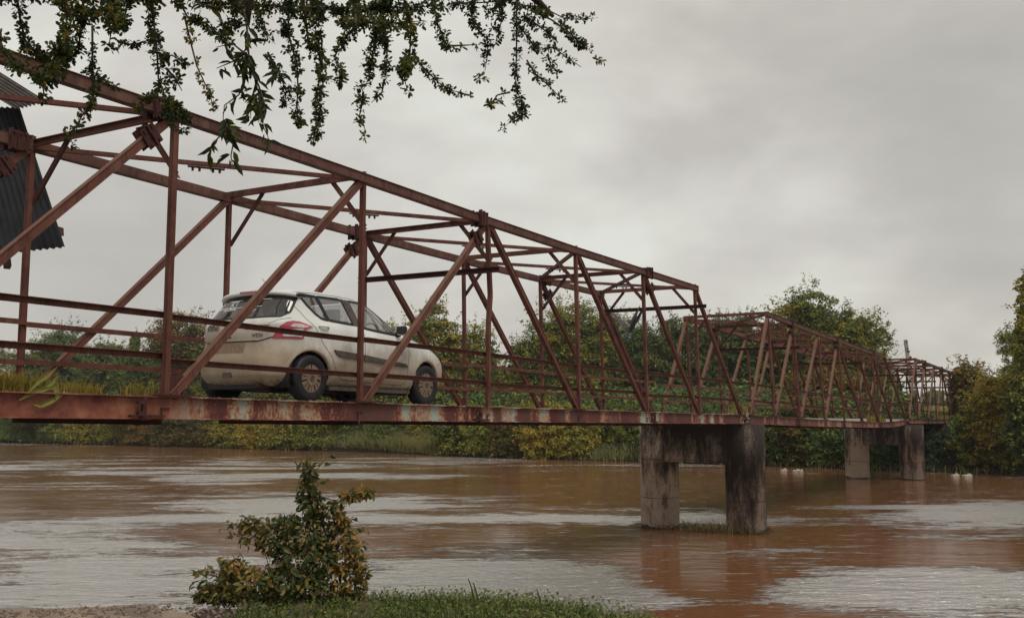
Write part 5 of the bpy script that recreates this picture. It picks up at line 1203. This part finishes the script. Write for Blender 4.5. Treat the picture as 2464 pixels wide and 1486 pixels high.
# ---- floating foam lumps
for x, y, s_, lb in [(1885, 1134, .34, 'leftmost floating foam block with leaves, right of the nearer pier'), (1916, 1135.5, .38, 'middle of three floating foam blocks right of the nearer pier'), (1926.5, 1136, .24, 'smallest floating foam block beside the middle one'),
                  (2297, 1147, .40, 'floating foam block carrying a green sprig, left of the right hand pair'), (2326, 1147.5, .46, 'broken floating foam block nearest the right edge')]:
    p = atZ(x, y, WZ); mb = MB(p)
    mb.box(p+Vector((0, 0, .05)), s_, s_*.6, .16, ((.96, .25, .05), (-.25, .96, 0), (-.05, 0, 1))); mb.box(p+Vector((s_*.25, .05, .12)), s_*.4, s_*.4, .12, ((.9, -.4, .1), (.4, .9, 0), (0, .1, 1)))
    o = mb.build('foam_block', M['foam'], bevel=.03); tag(o, lb, 'foam block', 'foam blocks floating on the river')
# ---- utility pole with street lamp, and its wires
Yp = 95; base = np.array(atY(2200, 985, Yp)); topp = np.array(atY(2178, 817, Yp)); e = empty('utility_pole', tuple(base)); tag(e, 'leaning concrete utility pole with a street lamp beyond the far end of the bridge', 'utility pole')
mb = MB(); z_ = np.zeros(3); tp = topp-base; mb.bar(z_-tp*.1, tp, .30, .22, (0, 1, 0)); mb.build('pole', M['polec'], e)
def pr(px, py, dY=0): return np.array(atY(px, py, Yp+dY))-base
mb = MB(); mb.bar(pr(2167, 869), pr(2202, 865), .10, .10); 
for q in ((2167, 869), (2180, 867), (2191, 866), (2202, 865)): p = pr(*q); mb.cyl(p+(0, 0, .08), (0, 0, 1), .06, .2, 8)
mb.build('crossarm', M['dark'], e)
mb = MB(); mb.cyl(pr(2179, 822)+(0, -.2, 0), (0, 0, 1), .06, .18, 8); mb.cyl(pr(2181, 838)+(0, -.2, 0), (0, 0, 1), .06, .18, 8); mb.cyl(pr(2184, 845)+(0, 0, 0), (0, 0, 1), .2, .12, 8); mb.box(pr(2189, 862), .18, .3, .42); mb.build('insulator', M['dark'], e)
mb = MB(); mb.tube([pr(2203, 925), pr(2201, 895), pr(2200, 884), pr(2203, 876), pr(2209, 871)], .035, 6); mb.bar(pr(2194, 886), pr(2203, 886), .05, .05); mb.bar(pr(2193, 892), pr(2203, 892), .05, .05); o = mb.build('lamp_arm', M['dark'], e)
mb = MB(); mb.bar(pr(2208, 872), pr(2220, 866), .16, .12); mb.build('street_lamp_head', M['black'], e)
for i, ((x0, y0), (x1, y1)) in enumerate([((2179, 822), (2070, 886)), ((2181, 838), (2070, 902)), ((2182, 851), (2060, 925)), ((2167, 869), (2050, 935)), ((2181, 878), (2050, 955))]):
    a = np.array(atY(x0, y0, Yp)); b = np.array(atY(x1-90, y1+48, Yp+45)); pts = [a+(b-a)*f+np.array([0, 0, -.9*4*f*(1-f)]) for f in np.linspace(0, 1, 12)]
    mb = MB(); mb.tube(pts, .011, 4); o = mb.build('power_wire', M['black'])
    tag(o, ['topmost power wire running left from the leaning pole', 'second power wire from the top at the leaning pole', 'third power wire from the top at the leaning pole', 'fourth power wire, from the left end of the crossarm', 'lowest power wire at the leaning pole'][i], 'wire', 'wires on the utility pole')
# ---- corrugated shed beyond the truss at the near end
def corr(mb, p00, p10, p01, p11, nc, amp, mi=0):
    """corrugated sheet between four corners; ribs run from edge 0 to edge 1"""
    p00, p10, p01, p11 = map(np.array, (p00, p10, p01, p11)); nrm = np.cross(p10-p00, p01-p00); nrm = nrm/np.linalg.norm(nrm); N = nc*8; vs = []
    for i in range(N+1):
        f = i/N; o_ = nrm*amp*math.sin(2*math.pi*nc*f)
        for g in (0, .35, .7, 1): vs.append((p00*(1-f)+p10*f)*(1-g)+(p01*(1-f)+p11*f)*g+o_)
    nv = len(vs); vs += [v+nrm*.004 for v in vs]
    fs = []
    for i in range(N):
        for j in range(3): q = (i*4+j, (i+1)*4+j, (i+1)*4+j+1, i*4+j+1); fs.append(q); fs.append(tuple(nv+k for k in q)[::-1])
        fs.append((i*4, (i+1)*4, nv+(i+1)*4, nv+i*4)); fs.append((i*4+3, nv+i*4+3, nv+(i+1)*4+3, (i+1)*4+3))
    mb.add(vs, fs, mi)
A = lambda x, y, Y: np.array(atY(x, y, Y))
o0 = A(-60, 420, 13); e = empty('corrugated_shed', (o0[0], o0[1], GZ+.6)); tag(e, 'dark corrugated metal shed roof and wall at the upper left, behind the bridge truss', 'shed'); OR_ = np.array([o0[0], o0[1], GZ+.6])
def shp(pts): return [np.array(p)-OR_ for p in pts]
mb = MB(); corr(mb, *shp([A(-330, 262, 14.6), A(47, 258, 14.0), A(-300, 640, 12.6), A(156, 594, 12.0)]), 30, .014); o = mb.build('tin_sheet', M['tin'], e, True)
mb = MB(); corr(mb, *shp([A(-300, 330, 13.2), A(40, 262, 13.6), A(-160, 60, 15.6), A(0, 172, 14.8)][:0] or [A(112, 244, 13.2), A(38, 263, 13.4), A(-70, 130, 15.2), A(-150, 150, 15.4)]), 8, .016)
o = mb.build('roof_sheet', M['tin2'], e, True)
mb = MB(); 
for a, b, w in [((-330, 345, 14.0), (75, 330, 13.6), .09), ((-330, 620, 12.7), (140, 553, 12.25), .10), ((-150, 500, 13.1), (52, 535, 12.4), .05), ((-150, 230, 14.2), (60, 395, 13.4), .06), ((-60, 60, 15), (10, 640, 12.9), .08), ((-150, 100, 15), (-120, 660, 13), .08)]:
    p, q = shp([A(*a), A(*b)]); mb.bar(p+(0, .09, 0), q+(0, .09, 0), w, w)
mb.build('roof_timber', M['wood'], e)
mb = MB()
for x in (-310, -160):
    p = shp([A(x, 300, 14.2)])[0]; mb.bar((p[0], p[1], p[2]), (p[0], p[1], -.8), .12, .12, (1, 0, 0))
mb.build('shed_post', M['wood'], e)
# ---- the bird: wings raised, tail fanned, heading away
Yb = 19.0; c = np.array(atY(1520, 788, Yb)); e = empty('bird', tuple(c)); tag(e, 'grey and black crow flying with raised wings in front of the truss', 'bird')
def br(px, py, d=0): return np.array(atY(px, py, Yb+d))-c
mb = MB(); mb.tube([br(1514, 800, .05), br(1517, 795, .02), br(1521, 786, 0), br(1524, 778, -.04), br(1526, 772, -.07), br(1527, 768, -.09), br(1527, 765, -.12)], [.012, .030, .048, .045, .028, .026, .006], 10)
mb.tube([br(1527, 766, -.11), br(1528, 762.5, -.15)], [.010, .002], 6)
o = mb.build('bird_body', M['bird1'] if 'bird1' in M else plain('feather_dark', (.022, .020, .024), .6, .4, 30), e, True)
def wing(root, tip, lead, mt, nf, w0, name):
    mb = MB(); root, tip, lead = map(np.array, (root, tip, lead)); ax = tip-root
    for i in range(nf):                          # overlapping flight feathers
        f = i/(nf-1); b = root+ax*(.05+.72*f); d = unit(ax*(.25+.85*f)+lead*(1.1-.9*f)); l = w0*(1+.45*f)
        sd_ = unit(np.cross(d, np.cross(ax, lead)))*.016
        t_ = b+d*l; nrm = unit(np.cross(ax, lead))*.004
        mb.add([b-sd_, b+sd_, t_+sd_*.6, t_-sd_*.6, b-sd_+nrm*1.5, b+sd_+nrm*1.5, t_+sd_*.6+nrm, t_-sd_*.6+nrm], [(0, 1, 2, 3), (7, 6, 5, 4), (0, 4, 5, 1), (1, 5, 6, 2), (2, 6, 7, 3), (3, 7, 4, 0)])
    mb.tube([root, root+ax*.45+lead*-.04, root+ax*.82], [.020, .014, .006], 6)
    mb.build(name, mt, e)
fd = plain('feather_black', (.020, .017, .020), .6, .4, 30); fg = plain('feather_grey', (.26, .25, .27), .6, .35, 30)
wing(br(1520, 780, 0), br(1538, 742, .10), br(1500, 774, .3)-br(1520, 780), fd, 12, .11, 'wing')
wing(br(1524, 780, 0), br(1543, 746, .02), br(1560, 775, .25)-br(1520, 780), fd, 12, .09, 'wing')
wing(br(1515, 785, .02), br(1480, 757, .0), br(1498, 800, .1)-br(1515, 785), fg, 13, .12, 'wing')
mb = MB()
for i in range(7):
    a = br(1514, 797, .04); b = br(1497+i*3.2, 806+i*.8, .10); sd_ = np.array([.008, 0, .008]); mb.add([a-sd_, a+sd_, b+sd_*1.4, b-sd_*1.4, a-sd_+(0, .004, 0), a+sd_+(0, .004, 0), b+sd_*1.4+(0, .004, 0), b-sd_*1.4+(0, .004, 0)], [(0, 1, 2, 3), (7, 6, 5, 4), (1, 5, 6, 2), (0, 3, 7, 4), (2, 6, 7, 3)])
mb.build('tail', fg, e)
# ================================================================ OVERHANGING TREE
def cv(lst, which):
    if which == 1: return [(x*.3174, y*.3174) for x, y in lst]
    return [(721.8+x*.3174, y*.3174) for x, y in lst]
STR = [ # strands: (points, radius in photo px, leaves per 10 px)
 (cv([(120, -60), (150, 130), (190, 300), (240, 380), (330, 450), (420, 520)], 1), 13, 11), (cv([(420, 520), (350, 600), (330, 690), (340, 730)], 1), 13, 9), (cv([(0, 240), (10, 370), (60, 440), (130, 500), (250, 560), (330, 610)], 1), 9, 9),
 (cv([(460, -40), (540, 150), (500, 300), (430, 420), (380, 520)], 1), 22, 16), (cv([(640, -40), (620, 150), (600, 330), (520, 430), (430, 560)], 1), 24, 18), (cv([(700, 200), (700, 450), (690, 560), (780, 600), (860, 640), (930, 690)], 1), 10, 9),
 (cv([(700, 560), (710, 700), (700, 790), (620, 880), (580, 960), (520, 1010), (550, 1090)], 1), 8, 6), (cv([(820, -40), (860, 150), (840, 250), (830, 330)], 1), 20, 15), (cv([(890, 310), (960, 340), (1050, 330), (1140, 300)], 1), 7, 9), (cv([(980, -40), (940, 150), (900, 220)], 1), 22, 13),
 (cv([(1150, -40), (1170, 200), (1190, 400), (1200, 600), (1250, 720), (1330, 820), (1420, 900)], 1), 13, 13), (cv([(1240, 720), (1290, 850), (1330, 960), (1400, 980)], 1), 15, 14), (cv([(1230, 440), (1300, 420), (1400, 470)], 1), 7, 8), (cv([(1260, 520), (1330, 600), (1380, 690)], 1), 9, 9),
 (cv([(1190, 700), (1110, 740), (1050, 790), (1040, 860)], 1), 8, 9), (cv([(1400, 130), (1440, 300), (1490, 500), (1550, 630), (1590, 700), (1620, 850)], 1), 5.5, 5), (cv([(1330, -40), (1420, 130), (1560, 180), (1660, 260), (1750, 330)], 1), 12, 13),
 (cv([(1820, -20), (1760, 200), (1650, 260)], 1), 16, 12), (cv([(2150, 150), (2250, 480), (2260, 700), (2240, 850), (2270, 930)], 1), 11, 11), (cv([(2030, 400), (2120, 560), (2170, 700), (2150, 820)], 1), 9, 9), (cv([(2440, 300), (2430, 560), (2390, 760), (2420, 850), (2400, 1000)], 1), 9, 9),
 (cv([(1900, -40), (1960, 150), (2050, 300)], 1), 26, 17), (cv([(2200, -40), (2180, 150), (2200, 300)], 1), 28, 18), (cv([(2380, -40), (2400, 150), (2380, 350)], 1), 24, 15),
 (cv([(20, -30), (60, 300), (150, 420), (200, 560), (130, 750), (170, 880), (120, 1030)], 2), 10, 10), (cv([(420, -40), (420, 200), (300, 330), (260, 450), (340, 560), (290, 640)], 2), 12, 12), (cv([(620, -40), (600, 200), (550, 400), (520, 600), (480, 680)], 2), 20, 18), (cv([(478, 700), (470, 790), (450, 880), (500, 1000)], 2), 7.5, 8),
 (cv([(640, 200), (660, 400), (650, 570)], 2), 15, 15), (cv([(640, 600), (620, 700), (540, 780)], 2), 5, 6), (cv([(780, -40), (840, 200), (830, 420), (780, 550), (810, 680)], 2), 12, 13), (cv([(850, 400), (920, 500), (1050, 630), (1160, 690), (1290, 720)], 2), 9, 11),
 (cv([(1000, -40), (1040, 180), (1090, 290), (1110, 360)], 2), 13, 13), (cv([(1150, 350), (1250, 345), (1330, 340)], 2), 4, 4), (cv([(1160, 360), (1200, 400)], 2), 5, 5), (cv([(1290, 60), (1320, 200), (1420, 300), (1420, 420), (1400, 540)], 2), 12, 12), (cv([(1390, 550), (1340, 600)], 2), 4, 5),
 (cv([(1480, -40), (1530, 150), (1480, 330)], 2), 12, 12), (cv([(1640, -40), (1640, 250), (1640, 420), (1630, 600), (1660, 740), (1720, 860)], 2), 10, 13), (cv([(1720, 860), (1640, 890), (1600, 910), (1540, 980)], 2), 5, 6), (cv([(1590, 700), (1500, 720), (1430, 800)], 2), 6, 6), (cv([(1500, 760), (1560, 810)], 2), 4, 5),
 (cv([(1640, 40), (1740, 50), (1880, 80), (2000, 140), (2120, 150), (2230, 140)], 2), 9, 11), (cv([(1750, 80), (1900, 150), (2030, 240), (2120, 330), (2190, 380)], 2), 10, 12), (cv([(2220, 440), (2290, 470)], 2), 6, 8), (cv([(1660, 200), (1760, 330), (1820, 390)], 2), 14, 14), (cv([(1700, 120), (1850, 230), (1920, 300)], 2), 14, 14),
 (cv([(1850, 370), (1920, 360), (2010, 430), (2130, 510)], 2), 5, 6), (cv([(1720, 460), (1780, 560), (1850, 620), (1950, 720), (2010, 770)], 2), 6, 6), (cv([(1880, 420), (1900, 500), (1970, 560)], 2), 8, 8), (cv([(1560, -20), (1400, 120)], 2), 12, 10),
 (cv([(-200, -40), (900, -20), (1500, -30)], 1), 22, 12), (cv([(1500, 20), (2000, 40), (2460, 60)], 1), 30, 24), (cv([(0, 60), (600, 60), (1100, 50)], 2), 28, 24), (cv([(300, 150), (650, 180), (950, 160)], 2), 24, 18), (cv([(1150, 30), (1400, 20), (1650, 0)], 2), 12, 12), (cv([(480, 60), (800, 120), (950, 120)], 1), 24, 14),
]
tb = np.array([-3.9, -.6, GZ]); e = empty('overhanging_tree', tuple(tb)); tag(e, 'small leaved tree whose dark hanging twigs fill the top of the picture', 'tree')
mb = MB(); mb.tube([(0, 0, -.3), (.1, .2, 1.8), (.3, .8, 3.4), (.9, 1.8, 4.6)], [.30, .24, .19, .14], 12); mb.build('trunk', M['bark'], e, True)
def depth(px): return float(np.interp(px, [-100, 300, 700, 1100, 1500], [4.3, 4.5, 4.9, 5.3, 5.7]))
def ow(px, py, Y): return np.array(atY(px, py, Y))-tb
fork = np.array((.9, 1.8, 4.6)); mains = []
mb = MB()
for pts in ([(-150, -330), (100, -170), (330, -60), (470, -40)], [(-100, -420), (300, -260), (620, -120), (900, -70)], [(0, -480), (500, -340), (900, -180), (1200, -80), (1290, 0), (1330, 40)], [(300, -360), (560, -140), (600, -20), (596, 60)], [(430, -260), (480, -120), (560, 0), (590, 40)], [(900, -180), (930, -60), (925, 30)]):
    w = [fork]+[ow(x, y, depth(x)+R.normal(0, .1)) for x, y in pts]; mb.tube(w, list(np.linspace(.075, .011, len(w))), 8); mains.append(w)
mb.build('limb', M['bark'], e, True)
LPs, LDs, LTs = [], [], []; tw = MB()
for pts, rad, den in STR:
    mx = sum(p[0] for p in pts)/len(pts); Y0 = depth(mx)+R.normal(0, .35); s = Y0/F_
    w = [ow(x, y, Y0+R.normal(0, .05)) for x, y in pts]
    tw.tube(w, list(np.linspace(.0065, .0018, len(w))), 5)
    seg = [np.linalg.norm(b-a) for a, b in zip(w[:-1], w[1:])]; tot = sum(seg); nl = int(tot/s/10*den*1.12); cum = np.cumsum([0]+seg)
    nside = max(1, int(nl*1.35/16)); drift = R.normal(0, .12)
    for _ in range(nside):                       # side twigs, each with its own run of leaves
        u = R.uniform(0, tot); a = int(min(np.searchsorted(cum, u)-1, len(w)-2)); a = max(a, 0); p = w[a]+(w[a+1]-w[a])*((u-cum[a])/seg[a]); ax = unit(w[a+1]-w[a])
        d = unit(rand_dirs(1)[0]*.9+ax*.55+np.array([0, 0, -.25])); ln = (rad*s*R.uniform(.3, 1.35) if R.random() < .86 else s*R.uniform(14, 34))*(1.0 if u < tot*.92 else .6); q = p+d*ln
        tw.tube([p, q], [.0022, .0011], 4, cap=False)
        for k_ in range(13):
            f = R.uniform(0, 1); ld = unit(rand_dirs(1)[0]+d*.45+np.array([0, 0, -.1])); LPs.append(p+(q-p)*f+ld*R.uniform(.002, .018)); LDs.append(ld); LTs.append(drift)
LPs, LDs = np.array(LPs), np.array(LDs); n = len(LPs)
L_ = R.uniform(.016, .031, n); tn = np.clip(.42+np.array(LTs)+R.normal(0, .15, n)+np.where(R.random(n) < .07, .35, 0), 0, 1)
leaves('foliage', LPs, unit(rand_dirs(n)+np.array([0, -.35, .55])), LDs, L_, L_*.58, M['leaf_over'], e, tn, ROUND)
tw.build('twigs', M['twig'], e)
# the climber with long pointed leaves hanging among the twigs
tb2 = tb; e = empty('climbing_vine', tuple(np.array(atY(598, 20, 4.7)))); tag(e, 'climber with long pointed leaves hanging in front of the upper truss chord', 'vine'); tb = np.array(atY(598, 20, 4.7))
VS = [cv([(1830, 0), (1870, 200), (1885, 430), (1860, 580), (1810, 720), (1700, 800), (1690, 900), (1720, 960)], 1), cv([(1720, 900), (1700, 1000), (1620, 1080), (1580, 1170)], 1), cv([(1720, 960), (1770, 1080), (1750, 1180), (1760, 1250)], 1), cv([(1880, 500), (1960, 650), (2010, 800), (1990, 950), (2040, 1060)], 1), cv([(1885, 430), (1760, 330), (1640, 360)], 1),
      cv([(1870, 400), (1760, 470), (1640, 520)], 1), cv([(1640, 60), (1560, 40), (1480, 20)], 1), cv([(1950, 600), (1900, 780), (1900, 900)], 1), cv([(1780, 200), (1700, 170)], 1), cv([(2000, 420), (2090, 520), (2120, 560)], 1), cv([(1960, 700), (1970, 860), (1960, 930)], 1)]
LPs, LDs = [], []; tw = MB()
for v in VS:
    w = [ow(x, y, 4.55+R.normal(0, .06)) for x, y in v]; tw.tube(w, list(np.linspace(.006, .0016, len(w))), 5)
    for a, b in zip(w[:-1], w[1:]):
        for _ in range(max(2, int(np.linalg.norm(b-a)/.011))):
            f = R.random(); d = unit(rand_dirs(1)[0]*.8+np.array([0, 0, -.75])); LPs.append(a+(b-a)*f+d*.01); LDs.append(d)
keep = R.random(len(LPs)) < .7; LPs, LDs = np.array(LPs)[keep], np.array(LDs)[keep]; n = len(LPs); L_ = R.uniform(.035, .092, n)
leaves('foliage', LPs, unit(rand_dirs(n)+np.array([0, -.5, .3])), LDs, L_, L_*.36, M['leaf_over'], e, np.clip(R.normal(.45, .18, n), 0, 1), LEAF6)
tw.build('vine_stem', M['twig'], e)
# ================================================================ .0016
mb = MB(); x0, x1, y0, y1, z0, z1 = -800, 1000, -80, 1760, -2.6, 17
mb.box(((x0+x1)/2, (y0+y1)/2, (z0+z1)/2), x1-x0, y1-y0, z1-z0)
hm = bpy.data.materials.new('haze'); hm.use_nodes = True; hn = hm.node_tree; hn.nodes.clear()
ho_ = nn(hn, 'ShaderNodeOutputMaterial'); hv = nn(hn, 'ShaderNodeVolumePrincipled', i_Density=.00035); hv.inputs['Color'].default_value = (.93, .94, .95, 1); hv.inputs['Anisotropy'].default_value = .2; hn.links.new(hv.outputs[0], ho_.inputs['Volume'])
tag(mb.build('haze', hm), 'thin damp haze over the river', 'haze', kind='stuff')
